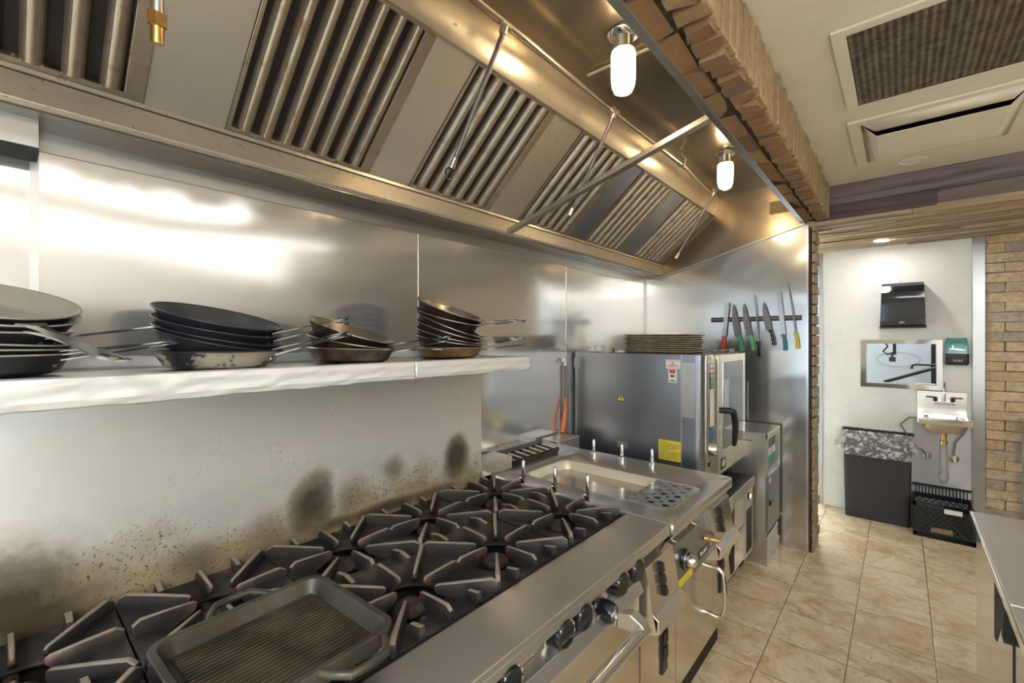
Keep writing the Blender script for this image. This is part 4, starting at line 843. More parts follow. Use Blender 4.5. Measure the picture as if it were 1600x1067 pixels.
obj('dial_bezel', MB().lathe([(0.030, 0.016), (0.040, 0.014), (0.043, 0.006), (0.044, 0.0)], (-0.706, 1.945, 0.700), 28, 'x'), 'black', kn); obj('dial_ring', MB().lathe([(0.036, 0.018), (0.0385, 0.018), (0.0385, 0.012)], (-0.706, 1.945, 0.700), 28, 'x'), 'chrome', kn)
obj('drain_nipple', MB().cyl((-0.705, 2.20, 0.705), (-0.66, 2.215, 0.703), 0.009, n=12).cyl((-0.69, 2.205, 0.704), (-0.678, 2.21, 0.704), 0.013, n=6).cyl((-0.66, 2.215, 0.703), (-0.64, 2.22, 0.702), 0.0055, n=10), 'brass', bp)
obj('name_plate', MB().hexa([(-0.704, 2.115, 0.632), (-0.704, 2.235, 0.632), (-0.706, 2.235, 0.668), (-0.706, 2.115, 0.668), (-0.700, 2.115, 0.632), (-0.700, 2.235, 0.632), (-0.702, 2.235, 0.668), (-0.702, 2.115, 0.668)]), 'black', bp)
text('Randell', 0.030, 'white', bp, (-0.6995, 2.175, 0.651), FACE_X)
mb = MB(); mb.hexa([(-0.704, 1.86, 0.606), (-0.702, 2.03, 0.606), (-0.702, 2.03, 0.636), (-0.704, 1.86, 0.636), (-0.699, 1.86, 0.604), (-0.699, 2.03, 0.604), (-0.700, 2.03, 0.636), (-0.700, 1.86, 0.636)]); o = obj('warning_sticker', mb, 'yellow', bp); o['label'] = 'yellow sticker'
for y in (1.86, 2.10): obj('screw', MB().cyl((-0.722, y, 0.80), (-0.706, y, 0.80), 0.006, n=10), 'chrome', bp)
# doors and button strips below
for (a, b, nm) in ((1.540, 1.872, 'side_door'), (1.878, 2.382, 'cabinet_door'), (2.388, 2.618, 'side_door')):
    d_ = obj(nm, MB().box(-0.728, -0.716, a, b, 0.16, 0.592), 'steel_front', bp, bevel=0.002)
    if nm == 'cabinet_door':
        pts = [(-0.716, 2.30, 0.530), (-0.670, 2.30, 0.535), (-0.648, 2.30, 0.515), (-0.640, 2.30, 0.47), (-0.638, 2.30, 0.41), (-0.640, 2.30, 0.35), (-0.650, 2.30, 0.31), (-0.675, 2.30, 0.292), (-0.716, 2.30, 0.30)]
        obj('handle', MB().tube(pts, 0.011, 12), 'chrome', d_)
    else:
        yy = (1.745 if a < 1.6 else 2.50)
        st_ = obj('switch_strip', MB().box(-0.716, -0.708, yy-0.028, yy+0.028, 0.32, 0.572), 'black', d_, bevel=0.003)
        for q in range(3): obj('switch', MB().box(-0.708, -0.702, yy-0.020, yy+0.020, 0.500-q*0.062, 0.548-q*0.062), 'rubber', st_, bevel=0.004)

# ------------------------------------------------------------------ chef base and combi oven
cb = thing('refrigerated_base', 'low stainless drawer base cabinet carrying the combi oven', 'cabinet', (-1.3, 3.1, 0))
obj('body', MB().box(-1.84, -0.822, 2.66, 3.585, 0.12, 0.625), 'steel_front', cb, bevel=0.002)
obj('top', MB().box(-1.85, -0.800, 2.645, 3.590, 0.625, 0.66), 'black', cb, bevel=0.003)
obj('top_edge', MB().box(-0.803, -0.796, 2.645, 3.592, 0.600, 0.662), 'steel', cb, bevel=0.002)
for (z0, z1) in ((0.385, 0.590), (0.150, 0.375)):
    d_ = obj('drawer', MB().box(-0.822, -0.806, 2.68, 3.36, z0, z1), 'steel_front', cb, bevel=0.003)
    obj('drawer_grip', MB().prism([(-0.8055, 3.02, z0+0.015), (-0.8055, 3.10, z0+0.015), (-0.8055, 3.10, z1-0.02), (-0.8055, 2.98, z1-0.08)], (0.001, 0, 0)), 'black_matte', d_)
mc = obj('machine_panel', MB().box(-0.822, -0.806, 3.365, 3.583, 0.13, 0.592), 'steel_front', cb, bevel=0.003)
for k in range(24):
    obj('louvre', MB().box(-0.806, -0.8035, 3.40, 3.55, 0.165+k*0.0125, 0.1685+k*0.0125), 'black_matte', mc)
obj('thermometer', MB().lathe([(0.026, 0.0), (0.026, 0.006), (0.020, 0.008)], (-0.806, 3.475, 0.545), 20, 'x'), 'black', mc)
obj('indicator_lamp', MB().lathe([(0.018, 0.0075), (0.001, 0.0085)], (-0.806, 3.475, 0.545), 20, 'x'), 'led', mc)
for x in (-1.75, -0.90):
    for y in (2.72, 3.52): obj('caster', MB().cyl((x, y-0.02, 0.045), (x, y+0.02, 0.045), 0.045, n=16).box(x-0.02, x+0.02, y-0.012, y+0.012, 0.06, 0.12), 'rubber', cb)

ov = thing('combi_oven', 'stainless combi steam oven with a glass door and black handle', 'oven', (-1.4, 3.25, 0.66))
OY0, OY1, OZ0, OZ1, OXF, OXB = 2.825, 3.675, 0.735, 1.556, -0.915, -1.862
body = loft([ring((OXF-OXB)/2, (OY1-OY0)/2, 0.045, OZ0, (OXF+OXB)/2, (OY0+OY1)/2), ring((OXF-OXB)/2, (OY1-OY0)/2, 0.045, OZ1-0.004, (OXF+OXB)/2, (OY0+OY1)/2), ring((OXF-OXB)/2-0.004, (OY1-OY0)/2-0.004, 0.045, OZ1, (OXF+OXB)/2, (OY0+OY1)/2)])
obj('body', body, 'steel_dark', ov)
for x in (-1.80, -0.98):
    for y in (2.89, 3.61): obj('foot', MB().cyl((x, y, 0.66), (x, y, 0.736), 0.024, 0.02), 'black', ov)
obj('side_edge_trim', MB().box(-1.046, -1.038, OY0-0.002, OY0+0.002, OZ0, OZ1-0.004), 'steel', ov)
obj('vent_slots', MB().box(-1.034, -0.962, OY0-0.0015, OY0+0.001, 1.16, 1.50), 'steel', ov)
mb = MB()
for k in range(22): mb.box(-1.028, -0.970, OY0-0.0024, OY0-0.001, 1.175+k*0.0145, 1.181+k*0.0145)
o = obj('small_print', mb, 'pvc', ov); o['kind'] = 'stuff'
pn = obj('control_column', MB().box(OXF-0.03, OXF+0.010, 2.875, 3.022, OZ0+0.02, OZ1-0.004), 'steel_front', ov, bevel=0.008, seg=3)
obj('display_frame', MB().box(OXF+0.010, OXF+0.016, 2.888, 3.002, 0.955, 1.520), 'steel_bright', pn, bevel=0.004)
gl = obj('display_glass', MB().box(OXF+0.016, OXF+0.0185, 2.905, 2.990, 1.005, 1.500), 'oven_glass', pn, bevel=0.001)
obj('logo_strip', MB().box(OXF+0.0186, OXF+0.0196, 2.908, 2.987, 1.44, 1.495), 'white', gl)
text('RATIONAL', 0.0185, 'red', gl, (OXF+0.0202, 2.9475, 1.467), FACE_X, sx=0.88)
text('SelfCooking', 0.012, 'white', gl, (OXF+0.019, 2.9475, 1.42), FACE_X)
obj('notice_sheet', MB().box(OXF+0.0186, OXF+0.0194, 2.910, 2.985, 1.10, 1.335), 'paper', gl)
obj('blue_label', MB().box(OXF+0.0186, OXF+0.0194, 2.908, 2.987, 1.008, 1.085), 'blue', gl)
obj('dial', MB().lathe([(0.001, 0.040), (0.028, 0.039), (0.036, 0.030), (0.040, 0.0)], (OXF+0.014, 2.952, 0.955), 28, 'x'), 'steel_bright', pn)
obj('power_switch', MB().box(OXF+0.010, OXF+0.016, 2.90, 2.925, 0.855, 0.885), 'black', pn)
dz0, dz1 = 0.775, OZ1-0.006
dr = obj('oven_door', MB().hexa([(OXF, 3.030, dz0), (OXF+0.035, 3.030, dz0), (OXF+0.035, 3.680, dz0), (OXF, 3.680, dz0), (OXF, 3.030, dz1), (OXF+0.035, 3.030, dz1), (OXF+0.035, 3.680, dz1), (OXF, 3.680, dz1)]), 'steel_front', ov, bevel=0.006, seg=3)
fx = OXF+0.035
def rr_yz(x, y0, y1, z0, z1, r, n=5):
    out = []
    for (cy2, cz2, a0) in ((y1-r, z1-r, 0), (y0+r, z1-r, PI/2), (y0+r, z0+r, PI), (y1-r, z0+r, 3*PI/2)):
        for i in range(n+1): a = a0+PI/2*i/n; out.append((x, cy2+r*math.cos(a), cz2+r*math.sin(a)))
    return out
obj('window_trim', loft([rr_yz(fx, 3.115, 3.605, 0.915, 1.510, 0.02), rr_yz(fx+0.003, 3.117, 3.603, 0.917, 1.508, 0.02)]), 'steel_bright', dr)
obj('door_glass', loft([rr_yz(fx+0.003, 3.125, 3.595, 0.925, 1.500, 0.018), rr_yz(fx+0.005, 3.126, 3.594, 0.926, 1.499, 0.018)]), 'oven_glass', dr)
obj('paper_behind_glass', MB().box(fx+0.005, fx+0.0055, 3.135, 3.24, 1.16, 1.385), 'pass_wall', dr)
hd = MB(); hd.tube([(fx, 3.10, 1.185), (fx+0.045, 3.10, 1.188), (fx+0.065, 3.115, 1.180), (fx+0.070, 3.13, 1.14), (fx+0.068, 3.145, 1.05), (fx+0.060, 3.15, 0.955)], [0.020, 0.021, 0.022, 0.020, 0.017, 0.012], 12)
hn = obj('door_handle', hd, 'black', dr)
obj('handle_inlay', MB().tube([(fx+0.086, 3.125, 1.165), (fx+0.091, 3.135, 1.12), (fx+0.086, 3.148, 1.04), (fx+0.074, 3.153, 0.965)], 0.006, 8), 'chrome', hn)
obj('badge', MB().box(fx, fx+0.002, 3.075, 3.175, 0.800, 0.870), 'black', dr, bevel=0.001); obj('badge_oval', MB().cyl((0, 0, 0), (0.0015, 0, 0), 0.026, n=28), 'chrome', dr)
bo = [o for o in dr.children if o.name.startswith('badge_oval')][0]; bo.location = (fx+0.002+1.4-0+0, 0, 0); bo.location = Vector((fx+0.002, 3.125, 0.838))-Vector(ORG[ov]); bo.scale = (1, 1.3, 0.95)
for v_ in bo.data.vertices: v_.co = v_.co+Vector(ORG[ov])
obj('hinge', MB().cyl((fx-0.01, 3.665, 0.752), (fx-0.01, 3.665, 0.775), 0.012, n=10), 'black', dr)
# stickers on the oven side
ys = OY0-0.0015
o = obj('warning_sticker', MB().box(-1.142, -1.050, ys, OY0, 1.462, 1.518), 'paper', ov); o['label'] = 'white warning sticker'
obj('sticker_print', MB().box(-1.136, -1.056, ys-0.0006, ys, 1.508, 1.511).box(-1.136, -1.056, ys-0.0006, ys, 1.468, 1.4705).prism([(-1.108, ys-0.0006, 1.492), (-1.088, ys-0.0006, 1.492), (-1.098, ys-0.0006, 1.506)], (0, 0.0006, 0)), 'red', o)
text('WARNING', 0.016, 'ink', o, (-1.096, ys-0.0006, 1.481), FACE_NY, sx=0.85)
o = obj('inspection_sticker', MB().box(-1.126, -1.072, ys, OY0, 1.372, 1.460), 'paper', ov); obj('sticker_print', MB().box(-1.118, -1.080, ys-0.0006, ys, 1.432, 1.456), 'red', o)
obj('sticker_emblem', MB().box(-1.112, -1.086, ys-0.0006, ys, 1.408, 1.422).prism([(-1.105, ys-0.0006, 1.388), (-1.093, ys-0.0006, 1.388), (-1.099, ys-0.0006, 1.397)], (0, 0.0006, 0)).box(-1.118, -1.080, ys-0.0006, ys, 1.380, 1.386), 'ink', o)
def tri(cx2, cz2, s_, y_): return [(cx2-s_, y_, cz2-s_*0.6), (cx2+s_, y_, cz2-s_*0.6), (cx2, y_, cz2+s_*1.1)]
o = obj('hazard_triangle', MB().prism(tri(-1.458, 1.243, 0.033, ys), (0, 0.0015, 0)), 'ink', ov); obj('hazard_field', MB().prism(tri(-1.458, 1.243, 0.027, ys-0.0006), (0, 0.0006, 0)), 'yellow', o)
obj('lightning_mark', MB().prism([(-1.462, ys-0.0012, 1.262), (-1.452, ys-0.0012, 1.262), (-1.456, ys-0.0012, 1.248), (-1.450, ys-0.0012, 1.248), (-1.460, ys-0.0012, 1.230), (-1.458, ys-0.0012, 1.244), (-1.464, ys-0.0012, 1.244)], (0, 0.0006, 0)), 'ink', o)
o = obj('notice_sticker', MB().box(-1.190, -1.040, ys, OY0, 0.872, 1.000), 'yellow', ov); o['label'] = 'yellow printed notice'
for k, wd in enumerate((0.05, 0.132, 0.128, 0.13, 0.12, 0.10, 0.05, 0.13, 0.132, 0.125, 0.11, 0.13, 0.12)):
    obj('printed_line', MB().box(-1.183, -1.183+wd, ys-0.0005, ys, 0.986-k*0.0088, 0.9885-k*0.0088), 'ink', o)
obj('rating_plate', MB().box(-1.845, -1.79, ys, OY0, 1.44, 1.51), 'pvc', ov); obj('data_plate', MB().box(-1.49, -1.41, ys, OY0, 0.90, 0.945), 'steel', ov)
tag(obj('tool_on_oven', MB().cyl((-0.93, 3.12, 1.572), (-0.93, 3.40, 1.572), 0.007, n=10).box(-0.945, -0.915, 3.40, 3.52, 1.556, 1.582).cyl((-0.93, 3.06, 1.571), (-0.93, 3.12, 1.571), 0.014, n=12), 'blade_dark', None, org=(-0.93, 3.3, 1.557)), 'dark metal tool lying along the front edge of the oven top', 'utensil')

# baking sheets on the oven
def sheet():
    hx, hy = 0.228, 0.158
    return loft([rrect(hx-0.014, hy-0.014, 0.02, 0.0), rrect(hx-0.004, hy-0.004, 0.026, 0.0115), rrect(hx-0.006, hy-0.006, 0.025, 0.0125), rrect(hx-0.015, hy-0.015, 0.02, 0.0022)])
s0 = None
names = ['bottom', 'second from bottom', 'third from bottom', 'fourth from bottom', 'fifth from bottom', 'fourth from top', 'third from top', 'second from top', 'topmost']
for k in range(9):
    if s0 is None:
        s = bpy.data.objects.new('baking_sheet', None); C.objects.link(s); ORG[s] = (0, 0, 0); s0 = s
        obj('tray', sheet(), 'sheet_pan', s, local=True, ang=30)
        obj('rolled_rim', MB().tube([(x, y, 0.0118) for x, y, z in rrect(0.230, 0.160, 0.03, 0, 8)], 0.0032, 6, True), 'sheet_rim', s, local=True)
    else:
        s = s0.copy(); C.objects.link(s)
        for ch in list(s0.children): c2 = ch.copy(); C.objects.link(c2); c2.parent = s
    s.location = (-1.245+random.uniform(-.005, .005), 3.045+random.uniform(-.005, .005), 1.5568+k*0.0140); s.rotation_euler[2] = random.uniform(-0.015, 0.015)
    tag(s, 'stained aluminium baking sheet on the oven, %s of the pile' % names[k], 'baking sheet', 'stack of baking sheets on the oven')
for (x, y, r, c_, lab) in ((-1.745, 2.92, 0.022, 'paper', 'small pale block at the left end of the oven top, in front'), (-1.705, 2.965, 0.027, 'white', 'larger whitish lump on the oven top behind the small pale block'), (-1.585, 2.93, 0.017, 'sheet_pan', 'small tan cube alone on the oven top')):
    tag(obj('block', MB().hexa([(x-r, y-r, 1.557), (x+r, y-r, 1.557), (x+r, y+r*0.9, 1.557), (x-r, y+r, 1.557), (x-r*0.9, y-r*0.8, 1.557+r*1.6), (x+r*0.7, y-r, 1.557+r*1.9), (x+r*0.8, y+r, 1.557+r*1.7), (x-r, y+r, 1.557+r*2.0)]), c_, None, bevel=0.006, org=(x, y, 1.557)), lab, 'block')
t = thing('round_lid', 'stack of two round metal lids beside the baking sheets', 'lid', (-1.51, 2.93, 1.557))
obj('lid', MB().lathe([(0.001, 1.557), (0.036, 1.557), (0.038, 1.560), (0.038, 1.568), (0.034, 1.571), (0.001, 1.571)], (-1.51, 2.93, 0), 28), 'white', t); obj('lid_top', MB().lathe([(0.039, 1.571), (0.039, 1.578), (0.001, 1.580)], (-1.512, 2.932, 0), 28), 'pvc', t)
# gas hose behind
t = thing('gas_hose', 'thin pale hose hanging on the steel wall beside the oven', 'hose', (-1.86, 2.70, 1.2))
obj('hose', MB().tube([(-1.850, 2.72, 0.94), (-1.850, 2.715, 1.2), (-1.850, 2.715, 1.46), (-1.845, 2.705, 1.50), (-1.840, 2.685, 1.505), (-1.84, 2.67, 1.49)], 0.010, 10), 'sheet_pan', t)
obj('hook_end', MB().tube([(-1.850, 2.715, 1.46), (-1.845, 2.705, 1.502), (-1.840, 2.685, 1.507), (-1.84, 2.67, 1.485)], 0.013, 10), 'white', t)
tag(obj('orange_cable', MB().tube([(-1.84, 2.705, 1.22), (-1.83, 2.69, 1.14), (-1.825, 2.66, 1.05), (-1.83, 2.655, 0.99), (-1.83, 2.69, 0.985)], [0.006, 0.012, 0.018, 0.016, 0.01], 10), 'orange', None, org=(-1.83, 2.68, 1.0)), 'orange cable bending down behind the flue block', 'cable')

# ------------------------------------------------------------------ fryer
FY0, FY1, FX = 3.640, 4.060, -0.722
fr = thing('deep_fryer', 'narrow stainless floor fryer standing between the oven base and end panel', 'fryer', (-1.1, 3.85, 0))
obj('cabinet', MB().box(-1.45, FX-0.014, FY0, FY1, 0.22, 0.90), 'steel', fr, bevel=0.002)
obj('control_head', MB().prism([(-1.45, FY0-0.004, 0.905), (-1.45, FY0-0.004, 0.968), (FX, FY0-0.004, 0.968), (FX+0.002, FY0-0.004, 0.955), (FX-0.01, FY0-0.004, 0.905)], (0, FY1-FY0+0.008, 0)), 'steel', fr, bevel=0.002)
hd_ = obj('control_hood', MB().box(FX-0.014, FX+0.002, FY0-0.004, FY0+0.012, 0.655, 0.960).box(FX-0.014, FX+0.002, FY1-0.012, FY1+0.004, 0.655, 0.960), 'steel', fr)
obj('side_post', MB().box(-0.82, FX-0.012, FY0-0.006, FY0, 0.66, 0.955), 'steel', fr)
cpn = obj('control_panel', MB().box(FX-0.014, FX-0.009, FY0+0.012, FY1-0.012, 0.70, 0.955), 'steel_dark', fr)
for (a, b, z0, z1, m_) in ((FY0+0.03, FY0+0.15, 0.85, 0.935, 'black'), (FY0+0.18, FY0+0.30, 0.85, 0.935, 'black'), (FY0+0.03, FY0+0.14, 0.795, 0.845, 'white'), (FY0+0.18, FY0+0.29, 0.795, 0.845, 'white'), (FY0+0.03, FY0+0.14, 0.735, 0.788, 'teal'), (FY0+0.18, FY0+0.29, 0.735, 0.788, 'teal')):
    obj('key_field', MB().box(FX-0.009, FX-0.007, a, b, z0, z1), m_, cpn, bevel=0.001)
d_ = obj('fryer_door', MB().box(FX-0.014, FX, FY0+0.006, FY1-0.004, 0.245, 0.652), 'steel_dark', fr, bevel=0.003)
obj('door_badge', MB().box(FX, FX+0.003, FY0+0.03, FY0+0.09, 0.60, 0.632), 'chrome', d_, bevel=0.002); obj('door_grip', MB().box(FX, FX+0.010, FY0+0.05, FY0+0.15, 0.435, 0.470), 'black', d_, bevel=0.003)
obj('filter_drawer', MB().box(-1.40, FX-0.006, FY0+0.02, FY1-0.03, 0.0, 0.212), 'steel', fr, bevel=0.003)
obj('drawer_handle', MB().tube([(FX-0.006, FY0+0.16, 0.06), (FX+0.02, FY0+0.16, 0.06), (FX+0.02, FY0+0.16, 0.15), (FX+0.02, FY0+0.27, 0.15), (FX+0.02, FY0+0.27, 0.06), (FX-0.006, FY0+0.27, 0.06)], 0.005, 8), 'chrome', fr)
obj('flue_riser', MB().box(-1.45, -0.975, FY1-0.02, FY1+0.02, 0.968, 1.29), 'steel_dark', fr, bevel=0.002)

# ------------------------------------------------------------------ knives on the magnetic rack
rk = thing('knife_rack', 'dark magnetic knife rack on the steel end panel', 'knife rack', (-0.92, YE, 1.82))
obj('rail', MB().box(-1.252, -0.580, YE-0.018, YE-0.001, 1.798, 1.838), plain('rack_brown', (0.06, 0.025, 0.022), 0.4), rk, bevel=0.002)
obj('magnet_strip', MB().box(-1.24, -0.592, YE-0.0195, YE-0.018, 1.815, 1.822), 'blade_dark', rk)
def knife(lab, hx, hz, tx, tz, kind, hm, rivet=False):
    # handle end (hx,hz) to blade tip (tx,tz); blade lies flat on the rack
    a = Vector((hx, hz)); b = Vector((tx, tz)); d = (b-a); Ln = d.length; d.normalize(); s_ = Vector((d.y, -d.x))      # s_: to the right of the blade
    y1, y0 = YE-0.0215, YE-0.0245; hl = 0.125
    t = thing('kitchen_knife', lab, 'knife', (hx, YE-0.02, hz), 'knives on the magnetic rack')
    P3 = lambda u, w_, y: (a.x+d.x*u+s_.x*w_, y, a.y+d.y*u+s_.y*w_)
    if kind == 'chef': out = [(hl, -0.034), (hl, 0.012), (Ln*0.6, 0.013), (Ln*0.85, 0.006), (Ln, -0.004), (Ln-0.05, -0.022), (Ln*0.6, -0.036)]
    elif kind == 'slicer': out = [(hl, -0.018), (hl, 0.016), (Ln-0.008, 0.016), (Ln, 0.006), (Ln, -0.010), (Ln-0.01, -0.016)]
    elif kind == 'steel': out = None
    else: out = [(hl, -0.008), (hl, 0.008), (Ln*0.7, 0.004), (Ln, -0.016), (Ln*0.8, -0.009)]
    if out: obj('blade', MB().prism([P3(u, w_, y0) for u, w_ in out], (0, y1-y0, 0)), 'blade' if kind == 'slicer' else 'blade_dark', t)
    else: obj('blade', MB().tube([P3(hl, 0, YE-0.027), P3(Ln*0.6, 0.003, YE-0.027), P3(Ln, -0.004, YE-0.027)], [0.006, 0.0055, 0.003], 8), 'blade_dark', t)
    prof = [(hl+0.004, -0.016), (hl+0.004, 0.012), (hl*0.8, 0.012), (hl*0.5, 0.016), (hl*0.2, 0.013), (0.004, 0.014), (-0.004, 0.004), (0.0, -0.010), (0.010, -0.019), (0.022, -0.012), (hl*0.5, -0.012), (hl*0.8, -0.009), (hl*0.92, -0.018)]
    h_ = obj('handle', MB().prism([P3(u, w_, YE-0.031) for u, w_ in prof], (0, 0.016, 0)), hm, t, bevel=0.004)
    if rivet:
        for q in (0.25, 0.5, 0.75): obj('rivet', MB().cyl(P3(hl*q, 0.001, YE-0.0325), P3(hl*q, 0.001, YE-0.030), 0.004, n=8), 'chrome', h_)
knife('slicing knife with a red handle', -1.157, 1.550, -1.115, 1.962, 'slicer', 'red')
knife('chef knife with a dark green handle', -1.005, 1.552, -1.066, 1.952, 'chef', 'green')
knife('chef knife with a bright lime green handle', -0.915, 1.558, -0.985, 1.955, 'chef', 'lime')
knife('sharpening steel with a black handle, hanging lowest', -0.872, 1.508, -0.905, 2.018, 'steel', 'black')
knife('chef knife with a black riveted handle', -0.765, 1.602, -0.838, 1.960, 'chef', 'black', True)
knife('slicing knife with a blue handle', -0.688, 1.562, -0.735, 2.036, 'slicer', 'blue')
knife('long thin sharpening steel with a yellow handle', -0.602, 1.578, -0.668, 2.094, 'steel', 'yellow_grip')

# ------------------------------------------------------------------ white wall fittings
t = thing('paper_towel_dispenser', 'glossy black paper towel dispenser on the white wall', 'towel dispenser', (0.01, YB, 1.762))
x0, x1, z0, z1 = -0.140, 0.165, 1.762, 2.158
prof = [(YB-0.002, z0), (YB-0.215, z0+0.004), (YB-0.220, z0+0.02), (YB-0.205, z1-0.09), (YB-0.175, z1-0.035), (YB-0.12, z1-0.004), (YB-0.002, z1)]
def loftx(prof, xa, xb, tp=0.012):
    zs = [p[1] for p in prof]; za, zb = min(zs), max(zs); r = []
    def k(z): return tp*(z-za)/(zb-za)
    return loft([[(xa+k(z)+0.012, y+(0.012 if y < YB-0.01 else 0), z) for y, z in prof], [(xa+k(z), y+(0.004 if y < YB-0.01 else 0), z) for y, z in prof], [(xb-k(z), y+(0.004 if y < YB-0.01 else 0), z) for y, z in prof], [(xb-k(z)-0.012, y+(0.012 if y < YB-0.01 else 0), z) for y, z in prof]])
obj('cover', loftx(prof, x0, x1), 'black_gloss', t, ang=25)
obj('base_tray', MB().box(x0-0.006, x1+0.006, YB-0.222, YB-0.002, z0-0.012, z0-0.001), 'rubber', t, bevel=0.003)
for k in range(3): obj('logo_mark', MB().box(-0.008+k*0.013, 0.001+k*0.013, YB-0.2225, YB-0.216, 1.790, 1.806), 'pvc', t)
obj('hanger', MB().cyl((0.0, YB-0.01, 2.155), (-0.004, YB-0.01, 2.20), 0.003, n=8), 'steel', t)

mb = MB(); wx0, wx1, wz0, wz1 = -0.289, 0.279, 1.200, 1.645                      # framed opening
for q in (((wx0, wz0), (wx1, wz0), (0.240, 1.240), (-0.248, 1.240)), ((wx0, wz1), (wx1, wz1), (0.240, 1.608), (-0.248, 1.608)), ((wx0, wz0), (wx0, wz1), (-0.248, 1.608), (-0.248, 1.240)), ((wx1, wz0), (wx1, wz1), (0.240, 1.608), (0.240, 1.240))):
    mb.prism([(p[0], YB-0.014, p[1]) for p in q], (0, 0.013, 0))
mb.box(-0.262, -0.248, YB-0.002, YB+0.12, 1.225, 1.625); mb.box(0.240, 0.252, YB-0.002, YB+0.12, 1.225, 1.625); mb.box(-0.248, 0.240, YB-0.002, YB+0.12, 1.225, 1.240); mb.box(-0.248, 0.240, YB-0.002, YB+0.12, 1.608, 1.625)
struct('window_3', mb, 'steel', bevel=0.001)
struct('wall_alcove', MB().box(-0.9, 1.2, 6.20, 6.24, 0.0, 2.6), 'pass_wall')
t = thing('faucet', 'black faucet and spray hose seen through the framed opening', 'faucet', (-0.05, 5.85, 1.55))
obj('spray_neck', MB().tube([(-0.045, 6.20, 1.90), (-0.045, 5.9, 1.90), (-0.045, 5.8, 1.82), (-0.045, 5.8, 1.62), (-0.045, 5.8, 1.50)], 0.014, 10), 'black', t)
obj('spray_head', MB().box(-0.085, -0.035, 5.77, 5.82, 1.43, 1.475).cyl((-0.06, 5.795, 1.47), (-0.06, 5.795, 1.52), 0.010, n=10), 'black', t)
obj('hose', MB().tube([(-0.13, 5.8, 1.70), (-0.12, 5.8, 1.62), (-0.095, 5.8, 1.58), (-0.13, 5.8, 1.53), (-0.10, 5.8, 1.50), (-0.06, 5.8, 1.51)], 0.008, 8), 'black', t)
t = thing('pot_filler', 'black spout and lever arm crossing the framed opening', 'faucet', (0.25, 5.7, 1.35))
obj('bracket', MB().box(0.24, 0.34, 5.63, 5.90, 1.38, 1.42), 'black', t)
obj('spout', MB().tube([(0.33, 5.66, 1.405), (0.12, 5.66, 1.415), (0.085, 5.66, 1.405), (0.078, 5.66, 1.37)], 0.010, 10), 'black', t)
obj('arm', MB().tube([(0.33, 5.64, 1.40), (0.20, 5.64, 1.37), (-0.12, 5.64, 1.235)], 0.015, 10), 'black', t)
tag(obj('standpipe', MB().box(0.225, 0.265, 5.9, 5.98, 0.0, 2.0).cyl((0.275, 5.93, 0.0), (0.275, 5.93, 2.0), 0.02, n=12), 'rubber', None, org=(0.25, 5.9, 0.0)), 'dark upright post behind the right side of the framed opening', 'post')
tag(obj('basin_outline', MB().tube([(-0.02+0.175*math.cos(2*PI*i/40), 6.195, 1.44+0.075*math.sin(2*PI*i/40)) for i in range(40)], 0.003, 6, True), 'pvc', None, org=(-0.02, 6.19, 1.44)), 'thin oval outline of a basin on the surface beyond the opening', 'basin')
tag(obj('cutting_board', MB().box(0.10, 0.235, YB+0.02, YB+0.10, 1.240, 1.250), 'cream', None, bevel=0.002, org=(0.17, YB+0.06, 1.24)), 'thin cream board lying on the ledge of the framed opening', 'board')

t = thing('soap_dispenser', 'wall soap dispenser with clear aqua tank and black base', 'soap dispenser', (0.36, YB, 1.42))
obj('base', loft([[(x, y, z) for x, y, z in ring(0.068, 0.042, 0.02, 1.430, 0.362, YB-0.045)], ring(0.074, 0.044, 0.02, 1.445, 0.362, YB-0.046), ring(0.075, 0.045, 0.02, 1.527, 0.362, YB-0.047)]), 'black', t)
obj('tank', loft([ring(0.074, 0.044, 0.02, 1.528, 0.362, YB-0.046), ring(0.072, 0.043, 0.02, 1.60, 0.362, YB-0.045), ring(0.060, 0.034, 0.02, 1.662, 0.362, YB-0.036)]), 'aqua', t)
obj('refill_pouch', loft([ring(0.055, 0.028, 0.015, 1.532, 0.362, YB-0.040), ring(0.058, 0.030, 0.015, 1.59, 0.362, YB-0.040), ring(0.048, 0.024, 0.015, 1.652, 0.362, YB-0.032)]), plain('aqua_soap', (0.35, 0.72, 0.74), 0.3), t)
text('GOJO', 0.022, 'white', t, (0.365, YB-0.0935, 1.468), FACE_NY); text('GOJO', 0.026, 'ink', t, (0.360, YB-0.0935, 1.632), FACE_NY)

sk = thing('hand_sink', 'small wall mounted stainless hand sink with gooseneck faucet', 'sink', (0.27, YB, 0.9))
sx0, sx1 = 0.112, 0.428; sy = 5.06
obj('backsplash', MB().box(sx0, sx1, YB-0.020, YB-0.002, 0.95, 1.195).box(sx0, sx1, YB-0.06, YB-0.002, 1.180, 1.195), 'steel_bright', sk, bevel=0.003)
rg = [ring(0.165, 0.17, 0.012, 0.945, 0.275, 5.245), ring(0.170, 0.175, 0.014, 0.952, 0.275, 5.245), ring(0.170, 0.175, 0.014, 0.990, 0.275, 5.245), ring(0.166, 0.171, 0.012, 0.994, 0.275, 5.245), ring(0.125, 0.115, 0.05, 0.988, 0.275, 5.235), ring(0.115, 0.105, 0.05, 0.90, 0.275, 5.235)]
obj('basin', loft(rg, False, True), 'steel_bright', sk)
obj('bowl_underside', loft([ring(0.135, 0.12, 0.06, 0.945, 0.275, 5.235), ring(0.130, 0.115, 0.06, 0.91, 0.275, 5.235), ring(0.105, 0.09, 0.06, 0.870, 0.275, 5.235), ring(0.04, 0.04, 0.035, 0.860, 0.275, 5.235)]), 'galv', sk)
fc = obj('faucet_body', MB().box(0.215, 0.355, YB-0.075, YB-0.020, 1.085, 1.112), 'chrome', sk, bevel=0.006)
